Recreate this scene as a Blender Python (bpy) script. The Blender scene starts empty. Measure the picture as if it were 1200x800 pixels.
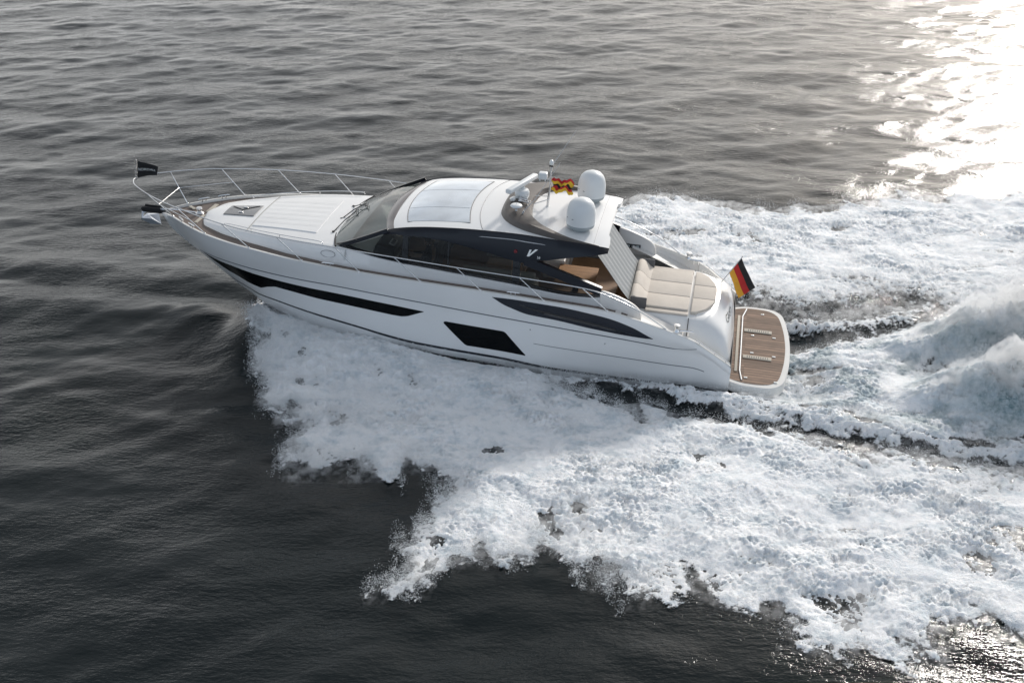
import bpy, bmesh, math, random
import numpy as np
from mathutils import Vector, Matrix
R = math.radians
scene = bpy.context.scene
C = scene.collection
rng = np.random.RandomState(11); random.seed(5)

# ------------------------------------------------------------------ camera
cam_d = bpy.data.cameras.new('camera'); cam = bpy.data.objects.new('camera', cam_d); C.objects.link(cam)
cam.location = (0, 0, 14.757); cam.rotation_euler = (R(90-28.021), 0, 0)
cam_d.sensor_width = 36; cam_d.lens = 40.5; cam_d.clip_end = 20000
scene.camera = cam

# ------------------------------------------------------------------ sky, sun, exposure
SUN_EL, SUN_AZ = R(25), R(28.5)            # azimuth measured from +Y towards +X
w = bpy.data.worlds.new('World'); scene.world = w; w.use_nodes = True
nt = w.node_tree; nt.nodes.clear(); N = nt.nodes.new; L = nt.links.new
out = N('ShaderNodeOutputWorld'); bg = N('ShaderNodeBackground'); bg.inputs[1].default_value = 0.1
sky = N('ShaderNodeTexSky'); sky.sky_type = 'NISHITA'; sky.sun_disc = False
sky.sun_elevation = SUN_EL; sky.sun_rotation = SUN_AZ; sky.air_density = 1.0; sky.dust_density = 3.0
tc = N('ShaderNodeTexCoord')
sep = N('ShaderNodeSeparateXYZ'); L(tc.outputs['Generated'], sep.inputs[0])
def M1(op, a, b=None, c=None, clamp=False, tree=None):
    t = tree or nt
    n = t.nodes.new('ShaderNodeMath'); n.operation = op; n.use_clamp = clamp
    for i, v in enumerate((a, b, c)):
        if v is None: continue
        if isinstance(v, (int, float)): n.inputs[i].default_value = v
        else: t.links.new(v, n.inputs[i])
    return n.outputs[0]
# cloud layer: direction projected on a plane overhead
zz = M1('ADD', M1('MAXIMUM', sep.outputs[2], 0.0), 0.25)
cx = M1('DIVIDE', sep.outputs[0], zz); cy = M1('DIVIDE', sep.outputs[1], zz)
cmb = N('ShaderNodeCombineXYZ'); L(cx, cmb.inputs[0]); L(cy, cmb.inputs[1])
cn = N('ShaderNodeTexNoise'); cn.inputs['Scale'].default_value = 1.6; cn.inputs['Detail'].default_value = 5; cn.inputs['Roughness'].default_value = 0.55
L(cmb.outputs[0], cn.inputs['Vector'])
cr = N('ShaderNodeValToRGB'); L(cn.outputs[0], cr.inputs[0])
cr.color_ramp.elements[0].position = 0.34; cr.color_ramp.elements[0].color = (5.3, 5.6, 6.1, 1)
cr.color_ramp.elements[1].position = 0.66; cr.color_ramp.elements[1].color = (8.4, 8.4, 8.4, 1)
mx = N('ShaderNodeMix'); mx.data_type = 'RGBA'; mx.inputs[0].default_value = 0.82
# the cloud is thinner and bluer away from the sun
side_ = M1('MULTIPLY_ADD', sep.outputs[1], 0.5, 0.5, clamp=True)
dk = N('ShaderNodeMix'); dk.data_type = 'RGBA'; L(side_, dk.inputs[0]); dk.inputs[6].default_value = (.56, .66, .79, 1); dk.inputs[7].default_value = (1.0, .98, .95, 1)
ml = N('ShaderNodeMix'); ml.data_type = 'RGBA'; ml.blend_type = 'MULTIPLY'; ml.inputs[0].default_value = 1; L(cr.outputs[0], ml.inputs[6]); L(dk.outputs[2], ml.inputs[7])
hz = M1('MULTIPLY_ADD', M1('POWER', M1('SUBTRACT', 1.0, M1('MAXIMUM', sep.outputs[2], 0.0)), 2.0), 1.5, 0.66)
hv = N('ShaderNodeVectorMath'); hv.operation = 'SCALE'; L(ml.outputs[2], hv.inputs[0]); L(hz, hv.inputs[3])
L(sky.outputs[0], mx.inputs[6]); L(hv.outputs[0], mx.inputs[7])
# bright haze round the hidden sun
S = Vector((math.sin(SUN_AZ)*math.cos(SUN_EL), math.cos(SUN_AZ)*math.cos(SUN_EL), math.sin(SUN_EL)))
dt = N('ShaderNodeVectorMath'); dt.operation = 'DOT_PRODUCT'; L(tc.outputs['Generated'], dt.inputs[0]); dt.inputs[1].default_value = S
dpos = M1('MAXIMUM', dt.outputs['Value'], 0.0)
g = M1('ADD', M1('MULTIPLY', M1('POWER', dpos, 30.0), 7.0), M1('MULTIPLY', M1('POWER', dpos, 6.0), 3.0))
gc = N('ShaderNodeCombineXYZ'); L(g, gc.inputs[0]); L(M1('MULTIPLY', g, 0.97), gc.inputs[1]); L(M1('MULTIPLY', g, 0.94), gc.inputs[2])
ad = N('ShaderNodeVectorMath'); ad.operation = 'ADD'; L(mx.outputs[2], ad.inputs[0]); L(gc.outputs[0], ad.inputs[1])
L(ad.outputs[0], bg.inputs[0]); L(bg.outputs[0], out.inputs[0])
sd = bpy.data.lights.new('sun', 'SUN'); sd.energy = 2.9; sd.angle = R(6); sd.color = (1.0, 0.95, 0.89)
so = bpy.data.objects.new('sun', sd); C.objects.link(so); so.rotation_euler = (-S).to_track_quat('-Z', 'Y').to_euler()
scene.view_settings.view_transform = 'Standard'; scene.view_settings.look = 'None'
scene.view_settings.gamma = 1; scene.view_settings.exposure = 0.08
scene.cycles.max_bounces = 8; scene.cycles.volume_bounces = 3; scene.cycles.volume_step_rate = 1.0; scene.cycles.transparent_max_bounces = 16
def pch(xs,ys,x):
    xs=np.asarray(xs,float);ys=np.asarray(ys,float)
    if xs[0]>xs[-1]: xs=xs[::-1];ys=ys[::-1]
    h=np.diff(xs);d=np.diff(ys)/h;m=np.zeros(len(xs))
    for i in range(1,len(xs)-1):
        if d[i-1]*d[i]>0:
            w1=2*h[i]+h[i-1];w2=h[i]+2*h[i-1];m[i]=(w1+w2)/(w1/d[i-1]+w2/d[i])
    m[0]=d[0];m[-1]=d[-1]
    x=np.clip(x,xs[0],xs[-1]);i=np.clip(np.searchsorted(xs,x)-1,0,len(h)-1)
    t=(x-xs[i])/h[i];H=h[i]
    return (2*t**3-3*t**2+1)*ys[i]+(t**3-2*t**2+t)*H*m[i]+(-2*t**3+3*t**2)*ys[i+1]+(t**3-t**2)*H*m[i+1]
STEM=([17.74,17.53,17.18,16.58,15.86,15.12,14.3,13,10,1.6],[2.25,1.86,1.54,1.08,.49,0.0,-.42,-.72,-.88,-.72])
CH_Y=([15.86,15.4,15,14.4,13.4,12.2,11.3,10.4,9.7,8.7,7.6,6,1.6],[0,.38,.62,1.02,1.42,1.74,1.90,2.02,2.06,2.10,2.12,2.13,2.02])
CH_Z=([15.86,15.4,15,14.4,13.4,12.2,11.3,10.4,9.7,8.7,7.6,6,5,1.6],[.49,.47,.43,.35,.23,.15,.15,.13,.10,.07,.04,-.08,-.08,-.05])
KN_Y=([16.95,16.6,16.3,15.9,15.3,14.2,12.3,10.7,9.6,7.6,6,4.1,3.16,1.6],[0,.42,.74,1.10,1.42,1.84,2.15,2.25,2.29,2.31,2.31,2.30,2.28,2.13])
KN_Z=([16.95,16.6,16.3,15.9,15.3,14.2,12.3,10.7,9.6,7.6,6,4.1,3.16,2.6,1.6],[1.36,1.5,1.6,1.70,1.74,1.79,1.79,1.73,1.67,1.54,1.44,1.32,1.24,1.2,.6])
SH_Y=([17.74,17.66,17.5,17.16,16.5,15.81,14.33,12.77,11.2,9.57,8,6.39,4.8,3.3,2.6,1.6],[0,.12,.26,.50,1.0,1.42,1.95,2.25,2.34,2.37,2.38,2.38,2.36,2.32,2.27,2.12])
SH_Z=([17.74,17.5,17.16,15.81,14.33,12.77,11.2,9.57,8,6.39,4.79,4.2,3.3,3.0,2.6,2.2,1.6],[2.25,2.33,2.38,2.42,2.42,2.38,2.31,2.26,2.22,2.15,2.06,1.95,1.72,1.63,1.48,1.22,.80])
def sect(x):
    """polyline of port half section: keel/stem -> chine -> (mid) -> knuckle -> sheer"""
    st=(x,0,pch(*STEM,x))
    c=(x,pch(*CH_Y,x),pch(*CH_Z,x)) if x<15.86 else st
    k=(x,pch(*KN_Y,x),pch(*KN_Z,x)) if x<16.95 else st
    s=(x,pch(*SH_Y,x),pch(*SH_Z,x)) if x<17.74 else st
    return np.array([st,c,k,s],float)
def side(x,t):
    """t in 0..1 chine->knuckle, 1..2 knuckle->sheer, <0 (to -1) chine->keel"""
    S=sect(x)
    if t<0: return S[1]+(S[0]-S[1])*(-t)
    if t<=1:
        p=S[1]+(S[2]-S[1])*t; p[1]+=0.10*np.sin(np.pi*t)*min(1,S[2][1]*.6)*.6  # slight convexity
        return p
    u=t-1;p=S[2]+(S[3]-S[2])*u;p[1]+=.03*np.sin(np.pi*u)*min(1,S[3][1]);return p
FOAM_NEAR=[(-4.93,29.83),(-7.20,30.39),(-7.46,30.16),(-7.60,29.28),(-6.84,27.39),(-6.42,25.11),(-6.09,24.28),(-5.60,24.08),(-5.37,23.38),(-5.03,23.31),(-5.12,22.28),(-5.04,21.48),(-4.54,21.08),(-3.97,21.48),(-3.76,21.93),(-3.49,21.82),(-3.29,21.25),(-2.55,21.48),(-1.52,21.25),(-1.50,20.76),(-2.15,19.53),(-2.33,18.54),(-2.52,17.37),(-1.97,17.25),(-1.59,17.75),(-0.85,18.27),(0.00,18.35),(0.52,18.68),(1.27,18.01),(1.76,17.83),(2.29,17.13),(3.04,17.25),(3.55,17.37),(4.27,16.76),(5.15,16.76),(5.01,15.74),(5.83,15.59),(6.53,15.63),(6.96,15.27),(7.75,15.85),(8.81,16.41),(9.34,15.96),(11.73,14.03),(15.06,20.23),(11.62,21.75),(9.87,22.35),(8.77,22.64),(8.02,22.82),(7.07,23.04),(5.72,23.38),(4.75,23.73),(3.36,24.24),(2.13,24.69),(1.09,25.41),(0.93,27.73)]
FOAM_QUARTER=[(0.89,26.30),(2.19,25.68),(4.34,25.33),(5.58,24.99),(7.01,24.65),(8.29,23.85),(10.09,23.00),(11.89,22.46),(15.60,21.25),(14.99,20.10),(11.60,21.72),(9.86,22.31),(8.05,22.93),(6.19,23.69),(5.23,24.12),(3.86,24.90),(2.17,25.28),(0.87,25.46)]
FOAM_STERN=[(5.51,24.57),(6.17,25.85),(6.93,27.48),(8.38,27.73),(9.47,27.48),(10.85,28.23),(12.42,29.39),(15.00,30.39),(20.82,30.97),(15.17,20.44),(11.74,22.07),(9.98,22.67),(8.17,23.38),(6.89,24.08),(5.91,24.41)]
FOAM_FAR=[(0.00,36.34),(2.69,37.92),(4.23,38.34),(4.89,38.93),(6.07,38.59),(7.78,37.92),(8.90,37.52),(10.72,37.68),(11.97,37.92),(14.07,38.93),(16.10,38.59),(18.46,39.19),(25.84,40.34),(18.56,26.77),(14.68,29.55),(11.04,28.85),(8.72,29.17),(6.41,29.83),(4.50,30.39),(0.00,31.57)]
LINE_TROUGH=[(1.94,25.03),(3.82,24.57),(5.19,23.93),(6.76,23.46),(8.01,22.78),(9.85,22.28),(11.60,21.72),(15.01,20.13)]
LINE_QRIDGE=[(2.18,25.41),(4.31,25.11),(6.31,24.33),(8.20,23.50),(10.02,22.78),(11.79,22.21),(15.34,20.76)]
LINE_FARDARK=[(6.50,30.39),(7.37,29.72),(8.77,29.39),(10.10,29.83),(11.47,30.28)]
LINE_STERNDARK=[(7.26,29.17),(8.08,28.49),(9.35,27.88),(10.67,27.63)]
LINE_FARRIDGE=[(6.78,29.17),(7.97,29.07),(9.57,28.75),(11.07,28.96)]
REFLECT_HUMP=[(-8.84,29.17),(-7.86,27.73),(-6.90,25.63)]
MOUND_A=[(9.15,27.14),(10.59,27.34),(12.26,27.53),(13.92,27.63),(19.08,27.73)]
MOUND_B=[(8.80,24.57),(9.78,24.65),(11.27,24.65),(12.72,24.57),(17.17,24.16)]
BO=(7.44469,26.90951,-0.17971)
BM=[[-0.979565, -0.198693, 0.031204], [0.197891, -0.979852, -0.027012], [0.035942, -0.020285, 0.999148]]
# ------------------------------------------------------------------ materials
def mat(name, col, rough=0.5, metal=0.0, coat=0.0, spec=0.5, noise=None, bump=None, alpha=None):
    """noise=(scale, amount) varies the colour a little; bump=(scale, strength, distance)"""
    m = bpy.data.materials.new(name); m.use_nodes = True; t = m.node_tree
    b = t.nodes['Principled BSDF']
    b.inputs['Base Color'].default_value = (*col, 1); b.inputs['Roughness'].default_value = rough
    b.inputs['Metallic'].default_value = metal; b.inputs['Coat Weight'].default_value = coat; b.inputs['Coat Roughness'].default_value = .08
    b.inputs['Specular IOR Level'].default_value = spec
    co = t.nodes.new('ShaderNodeTexCoord')
    if noise:
        n = t.nodes.new('ShaderNodeTexNoise'); n.inputs['Scale'].default_value = noise[0]; n.inputs['Detail'].default_value = 4
        t.links.new(co.outputs['Object'], n.inputs['Vector'])
        h = t.nodes.new('ShaderNodeHueSaturation'); h.inputs['Color'].default_value = (*col, 1)
        mr = t.nodes.new('ShaderNodeMapRange'); t.links.new(n.outputs[0], mr.inputs[0])
        mr.inputs[1].default_value = .3; mr.inputs[2].default_value = .7
        mr.inputs[3].default_value = 1-noise[1]; mr.inputs[4].default_value = 1+noise[1]
        t.links.new(mr.outputs[0], h.inputs['Value']); t.links.new(h.outputs[0], b.inputs['Base Color'])
    if bump:
        n = t.nodes.new('ShaderNodeTexNoise'); n.inputs['Scale'].default_value = bump[0]; n.inputs['Detail'].default_value = 3
        t.links.new(co.outputs['Object'], n.inputs['Vector'])
        bp = t.nodes.new('ShaderNodeBump'); bp.inputs['Strength'].default_value = bump[1]; bp.inputs['Distance'].default_value = bump[2]
        t.links.new(n.outputs[0], bp.inputs['Height']); t.links.new(bp.outputs[0], b.inputs['Normal'])
    return m
M = {}
M['white'] = mat('gelcoat_white', (.80, .80, .79), .28, coat=.3, noise=(.8, .025))
M['capwhite'] = mat('rail_cap_white', (.74, .73, .70), .75, spec=.2, noise=(2, .04))
M['deckwhite'] = mat('nonslip_white', (.80, .80, .79), .45, noise=(1.5, .03), bump=(160, .15, .002))
M['bottom'] = mat('antifouling_black', (.012, .014, .02), .35)
M['navy'] = mat('navy_gloss', (.006, .008, .014), .32, coat=.08, spec=.35)
M['black'] = mat('black_gloss', (.006, .007, .009), .08, coat=.4)
M['blackmatt'] = mat('black_matt', (.012, .012, .013), .5)
M['line'] = mat('grey_groove', (.12, .13, .15), .5)
M['boot'] = mat('boot_stripe', (.008, .011, .02), .3)
M['scoop'] = mat('intake_recess_shade', (.014, .018, .027), .4, coat=.05, spec=.4)
M['steel'] = mat('stainless_steel', (.72, .72, .72), .16, metal=1.0)
M['trim'] = mat('light_trim', (.55, .56, .57), .5, metal=.3)
M['hood'] = mat('dark_bronze_panel', (.10, .086, .076), .45, noise=(3, .15))
M['header'] = mat('header_brown', (.10, .088, .088), .3, coat=.3)
M['dome'] = mat('dome_plastic', (.74, .76, .76), .4)
M['domebase'] = mat('dome_grey', (.36, .40, .41), .5)
M['cushion'] = mat('cream_cushion', (.62, .56, .49), .8, noise=(2.5, .05), bump=(9, .25, .02))
M['cushionlow'] = mat('cushion_side_grey', (.12, .12, .125), .7)
M['beige'] = mat('moulding_warm_white', (.70, .68, .65), .4, noise=(1.2, .03))
M['shade'] = mat('grey_sunshade_cloth', (.30, .315, .32), .7, bump=(40, .2, .004))
M['rubber'] = mat('black_rubber', (.015, .015, .015), .6)
M['seat'] = mat('helm_seat_dark', (.03, .03, .033), .5)
M['inner'] = mat('interior_light', (.68, .68, .66), .6)
M['dashm'] = mat('dash_dark', (.03, .034, .038), .4)
M['wood'] = mat('cabin_oak', (.33, .19, .10), .45, noise=(4, .15))
M['grate'] = mat('chock_plastic', (.50, .46, .39), .8, spec=.2)
M['red'] = mat('flag_red', (.50, .02, .02), .7); M['gold'] = mat('flag_gold', (.75, .38, .03), .7); M['flagblack'] = mat('flag_black', (.012, .012, .013), .7)
M['yellow'] = mat('flag_yellow', (.75, .48, .03), .7)
M['skin'] = mat('skin', (.42, .26, .19), .5); M['cloth'] = mat('dark_jacket', (.02, .022, .03), .8); M['hair'] = mat('hair', (.05, .035, .025), .6)
M['letter'] = mat('lettering_dark', (.05, .055, .05), .4)
M['lamp'] = mat('lamp_lens', (.85, .85, .82), .1)
M['redlens'] = mat('red_lens', (.16, .008, .012), .2)

def teak(name, col, planks=14.0, wear=.25):
    """planks run fore and aft (object X), caulk lines every 1/planks metres of Y"""
    m = bpy.data.materials.new(name); m.use_nodes = True; t = m.node_tree; b = t.nodes['Principled BSDF']
    co = t.nodes.new('ShaderNodeTexCoord'); sp = t.nodes.new('ShaderNodeSeparateXYZ'); t.links.new(co.outputs['Object'], sp.inputs[0])
    y = M1('MULTIPLY', sp.outputs[1], planks, tree=t); fr = M1('FRACT', y, tree=t); caulk = M1('LESS_THAN', fr, .13, tree=t)
    idx = M1('FLOOR', y, tree=t)
    wn = t.nodes.new('ShaderNodeTexWhiteNoise'); wn.noise_dimensions = '2D'
    cb = t.nodes.new('ShaderNodeCombineXYZ'); t.links.new(idx, cb.inputs[0]); t.links.new(M1('FLOOR', M1('MULTIPLY', sp.outputs[0], .8, tree=t), tree=t), cb.inputs[1])
    t.links.new(cb.outputs[0], wn.inputs['Vector'])
    gr = t.nodes.new('ShaderNodeTexNoise'); gr.inputs['Scale'].default_value = 3.0; gr.inputs['Detail'].default_value = 5
    mp = t.nodes.new('ShaderNodeMapping'); mp.inputs['Scale'].default_value = (.8, 7, 1); t.links.new(co.outputs['Object'], mp.inputs[0]); t.links.new(mp.outputs[0], gr.inputs['Vector'])
    v = M1('ADD', M1('MULTIPLY', wn.outputs[0], wear, tree=t), M1('MULTIPLY', gr.outputs[0], wear*2.6, tree=t), tree=t)
    v = M1('ADD', v, 1-wear*1.8, tree=t)
    h = t.nodes.new('ShaderNodeHueSaturation'); h.inputs['Color'].default_value = (*col, 1); t.links.new(v, h.inputs['Value'])
    mix = t.nodes.new('ShaderNodeMix'); mix.data_type = 'RGBA'; t.links.new(caulk, mix.inputs[0]); t.links.new(h.outputs[0], mix.inputs[6]); mix.inputs[7].default_value = (.03, .027, .025, 1)
    t.links.new(mix.outputs[2], b.inputs['Base Color']); b.inputs['Roughness'].default_value = .7; b.inputs['Specular IOR Level'].default_value = .2
    return m
M['teak'] = teak('teak_side_deck', (.20, .165, .145), 16, .12)
M['teakplat'] = teak('teak_platform', (.20, .13, .09), 8, .55)
M['teakwarm'] = teak('teak_cockpit', (.42, .23, .11), 14, .2)

def glass(name, tint, base, rough=.03, trans=.6, ior=1.5):
    """tinted pane: part see-through, part body colour, sky mirrored by fresnel"""
    m = bpy.data.materials.new(name); m.use_nodes = True; t = m.node_tree; t.nodes.clear()
    o = t.nodes.new('ShaderNodeOutputMaterial'); tr = t.nodes.new('ShaderNodeBsdfTransparent'); tr.inputs[0].default_value = (*tint, 1)
    df = t.nodes.new('ShaderNodeBsdfDiffuse'); df.inputs[0].default_value = (*base, 1)
    gl = t.nodes.new('ShaderNodeBsdfGlossy'); gl.inputs['Roughness'].default_value = rough
    m1 = t.nodes.new('ShaderNodeMixShader'); m1.inputs[0].default_value = 1-trans; t.links.new(tr.outputs[0], m1.inputs[1]); t.links.new(df.outputs[0], m1.inputs[2])
    fr = t.nodes.new('ShaderNodeFresnel'); fr.inputs[0].default_value = ior
    m2 = t.nodes.new('ShaderNodeMixShader'); t.links.new(fr.outputs[0], m2.inputs[0]); t.links.new(m1.outputs[0], m2.inputs[1]); t.links.new(gl.outputs[0], m2.inputs[2])
    t.links.new(m2.outputs[0], o.inputs[0]); return m
M['wsglass'] = glass('windscreen_glass', (.82, .88, .86), (.16, .18, .17), trans=.86)
M['sideglass'] = glass('side_glass', (.42, .44, .42), (.004, .005, .006), trans=.85)
M['hullglass'] = glass('hull_glass', (.1, .1, .1), (.004, .005, .006), trans=.1, ior=1.22)
m = mat('skylight_glass', (.52, .58, .64), .06, coat=1.0, spec=1.0, noise=(1.1, .22)); M['sky'] = m  # pale blue-grey base and mottling stand in for reflected cloudy sky
m.node_tree.nodes['Principled BSDF'].inputs['Metallic'].default_value = .55

# ------------------------------------------------------------------ mesh helpers (boat coordinates: x forward, y port, z up)
class MB:
    def __init__(s): s.v = []; s.f = []; s.mi = []
    def add(s, v, f, mi=0):
        o = len(s.v); s.v += [tuple(map(float, p)) for p in v]; s.f += [tuple(i+o for i in q) for q in f]; s.mi += [mi]*len(f); return s
    def grid(s, rows, closed=False, mi=0):
        n = len(rows[0]); v = [p for r in rows for p in r]; f = []
        for i in range(len(rows)-1):
            for j in range(n if closed else n-1):
                k = (j+1) % n
                f.append((i*n+j, i*n+k, (i+1)*n+k, (i+1)*n+j))
        return s.add(v, f, mi)
    def box(s, c, d, rot=None, bev=0.0, mi=0):
        bm = bmesh.new(); bmesh.ops.create_cube(bm, size=1)
        for v in bm.verts: v.co = Vector((v.co.x*d[0], v.co.y*d[1], v.co.z*d[2]))
        if bev: bmesh.ops.bevel(bm, geom=bm.edges[:], offset=bev, segments=3, profile=.5, affect='EDGES')
        Rm = rot or Matrix.Identity(3)
        v = [Rm @ p.co + Vector(c) for p in bm.verts]; f = [[q.index for q in a.verts] for a in bm.faces]
        bm.free(); return s.add(v, f, mi)
    def tube(s, pts, r, n=8, closed=False, mi=0):
        P = [Vector(p) for p in pts]; rows = []; up = Vector((0, 0, 1)); prev = None
        m_ = len(P)
        for i, p in enumerate(P):
            a = P[(i-1) % m_] if (i or closed) else p; b = P[(i+1) % m_] if (i < m_-1 or closed) else p
            t = (b-a).normalized()
            if prev is None:
                u = t.cross(up)
                if u.length < .1: u = t.cross(Vector((1, 0, 0)))
            else: u = prev - t*prev.dot(t)
            u.normalize(); prev = u; w_ = t.cross(u)
            rr = r[i] if isinstance(r, (list, tuple)) else r
            rows.append([p+(u*math.cos(2*math.pi*k/n)+w_*math.sin(2*math.pi*k/n))*rr for k in range(n)])
        if closed: rows.append(rows[0])
        s.grid(rows, closed=True, mi=mi)
        if not closed:
            s.add(rows[0], [tuple(range(n))], mi); s.add(rows[-1], [tuple(range(n))[::-1]], mi)
        return s
    def lathe(s, prof, c=(0, 0, 0), n=32, rot=None, mi=0):
        Rm = rot or Matrix.Identity(3)
        rows = [[Rm @ Vector((r*math.cos(2*math.pi*k/n), r*math.sin(2*math.pi*k/n), z)) + Vector(c) for k in range(n)] for r, z in prof]
        s.grid(rows, closed=True, mi=mi); s.add(rows[0], [tuple(range(n))[::-1]], mi); s.add(rows[-1], [tuple(range(n))], mi); return s
    def prism(s, poly, z0, z1, mi=0):
        n = len(poly); v = [(x, y, z0) for x, y in poly]+[(x, y, z1) for x, y in poly]
        return s.add(v, [tuple(range(n))[::-1], tuple(range(n, 2*n))]+[(i, (i+1) % n, n+(i+1) % n, n+i) for i in range(n)], mi)
    def mirror(s):
        n = len(s.v); v = [(x, -y, z) for x, y, z in s.v]; f = [tuple(i+n for i in q[::-1]) for q in s.f]
        s.v += v; s.f += f; s.mi += s.mi[:]; return s
    def build(s, name, mats, parent=None, smooth=30, off=None):
        me = bpy.data.meshes.new(name)
        V = s.v if off is None else [(x-off[0], y-off[1], z-off[2]) for x, y, z in s.v]
        me.from_pydata(V, [], s.f)
        for m_ in (mats if isinstance(mats, (list, tuple)) else [mats]): me.materials.append(M[m_] if isinstance(m_, str) else m_)
        me.polygons.foreach_set('material_index', s.mi)
        bm = bmesh.new(); bm.from_mesh(me); bmesh.ops.remove_doubles(bm, verts=bm.verts, dist=1e-5)
        bmesh.ops.dissolve_degenerate(bm, dist=1e-6, edges=bm.edges)
        bmesh.ops.recalc_face_normals(bm, faces=bm.faces); bm.to_mesh(me); bm.free()
        if smooth: me.shade_smooth(); me.set_sharp_from_angle(angle=R(smooth))
        o = bpy.data.objects.new(name, me); C.objects.link(o)
        if parent: o.parent = parent
        return o
def mirrored(name, mb_fn, mats, parent, **k):
    """a port and a starboard part of the same kind, each its own mesh"""
    res = []
    for s_ in (1, -1):
        mb = mb_fn()
        if s_ < 0: mb.v = [(x, -y, z) for x, y, z in mb.v]; mb.f = [q[::-1] for q in mb.f]
        res.append(mb.build(name, mats, parent, **k))
    return res
BMm = Matrix(BM); BOv = Vector(BO)
def riding(name, label, cat, base=(0, 0, 0)):
    """an Empty at a point of the boat, turned with the boat"""
    o = bpy.data.objects.new(name, None); C.objects.link(o)
    o.matrix_world = Matrix.Translation(BOv + BMm @ Vector(base)) @ BMm.to_4x4()
    o['label'] = label; o['category'] = cat; return o
def spline(pts, n=8):
    P = [Vector(p) for p in pts]; res = []
    for i in range(len(P)-1):
        a = P[max(i-1, 0)]; b = P[i]; c = P[i+1]; d = P[min(i+2, len(P)-1)]
        for k in range(n):
            t = k/n
            res.append(.5*((2*b)+(c-a)*t+(2*a-5*b+4*c-d)*t*t+(3*b-a-3*c+d)*t**3))
    res.append(P[-1]); return res
def itp(tab, x):
    """tab [(x,y)..] monotone interpolation"""
    t = sorted(tab); return float(pch([a for a, _ in t], [b for _, b in t], x))
def lin(tab, x):
    t = sorted(tab); return float(np.interp(x, [a for a, _ in t], [b for _, b in t]))
def text_mesh(txt, size, extr=.004, font_shear=0.0):
    cu = bpy.data.curves.new('t', 'FONT'); cu.body = txt; cu.size = size; cu.extrude = extr; cu.shear = font_shear; cu.align_x = 'CENTER'; cu.align_y = 'CENTER'; cu.resolution_u = 3
    o = bpy.data.objects.new('t', cu); C.objects.link(o)
    me = bpy.data.meshes.new_from_object(o.evaluated_get(bpy.context.evaluated_depsgraph_get()))
    v = [tuple(p.co) for p in me.vertices]; f = [tuple(p.vertices) for p in me.polygons]
    bpy.data.objects.remove(o); bpy.data.curves.remove(cu); bpy.data.meshes.remove(me)
    return v, f
# ================================================================== THE YACHT
Y = riding('motor_yacht', 'white motor yacht with a navy and white hardtop planing fast across the grey sea', 'yacht')
# ---- hull
XS = list(np.arange(1.6, 15.6, .25))+list(np.arange(15.6, 17.7, .1))+[17.7, 17.74]
mb = MB()
for t0, t1, n, mi in ((-1, 0, 6, 1), (0, 1, 10, 0), (1, 2, 6, 0)):
    mb.grid([[side(x, t0+(t1-t0)*k/n) for k in range(n+1)] for x in XS], mi=mi)
mb.mirror()
# transom plate
tp = [side(1.6, t) for t in np.linspace(-1, 2, 20)]
mb.grid([tp, [(p[0], -p[1], p[2]) for p in tp]])
hull = mb.build('hull', ['white', 'bottom'], Y, smooth=24)
def onhull(x, t, off):
    """point on the port topside pushed out by off"""
    p = side(x, t); a = side(x+.02, t)-p; b = side(x, t+.02)-p
    n = np.cross(a, b); n /= np.linalg.norm(n)+1e-9
    if n[1] < 0: n = -n
    return p+n*off
def hull_patch(top, bot, x0, x1, nx, nt_=4, off=.006, f=itp, ease=False):
    def fn():
        mb = MB(); rows = []
        for i in range(nx+1):
            x = x0+(x1-x0)*i/nx; a = f(bot, x); b = max(f(top, x), a+.001)
            rows.append([onhull(x, a+(b-a)*k/nt_, off) for k in range(nt_+1)])
        mb.grid(rows)
        # thin edges back to the hull so the panel has thickness
        for e in (0, -1): mb.grid([[r[e] for r in rows], [r[e]-np.array([0, off*1.5, 0]) for r in rows]])
        return mb
    return fn
mirrored('hull_window', hull_patch([(9.49, .835), (10.34, .845), (12.35, .86), (14.3, .87), (15.6, .89), (16.25, .93)],
    [(9.49, .832), (9.78, .74), (9.95, .685), (10.11, .66), (10.35, .655), (12.39, .68), (13.14, .70), (13.73, .70), (14.0, .63), (14.25, .53), (14.76, .52), (15.33, .60), (15.65, .68), (16.25, .925)], 9.5, 16.2, 110, f=lin), 'hullglass', hull)
mirrored('hull_window', hull_patch([(6.80, .33), (6.86, .37), (7.34, .72), (7.40, .735), (8.93, .725), (8.98, .70)],
    [(6.80, .32), (8.36, .305), (8.42, .32), (8.98, .69)], 6.81, 8.97, 60, f=lin), 'hullglass', hull)
mirrored('boot_stripe', hull_patch([(1.65, .135), (4.6, .165), (7.6, .175), (9.7, .18), (10.76, .225), (11.4, .27), (12.5, .33), (13.7, .345), (14.6, .275), (15.6, .24)],
    [(1.65, .10), (4.6, .115), (7.6, .125), (9.7, .13), (10.76, .18), (11.4, .23), (12.5, .29), (13.7, .31), (14.6, .24), (15.6, .20)], 1.65, 15.6, 110), 'boot', hull)
mirrored('rub_groove', hull_patch([(2.5, 1.5), (2.65, 1.22), (2.85, 1.06), (3.16, 1.012), (16.4, 1.012)],
    [(2.5, 1.44), (2.65, 1.16), (2.85, 1.025), (3.16, .985), (16.4, .985)], 2.5, 16.35, 120, nt_=1, off=.004), 'line', hull)
mirrored('panel_groove', hull_patch([(2.25, .633), (6.6, .613)], [(2.25, .615), (6.6, .605)], 2.25, 6.6, 30, nt_=1, off=.004), 'line', hull)
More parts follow.
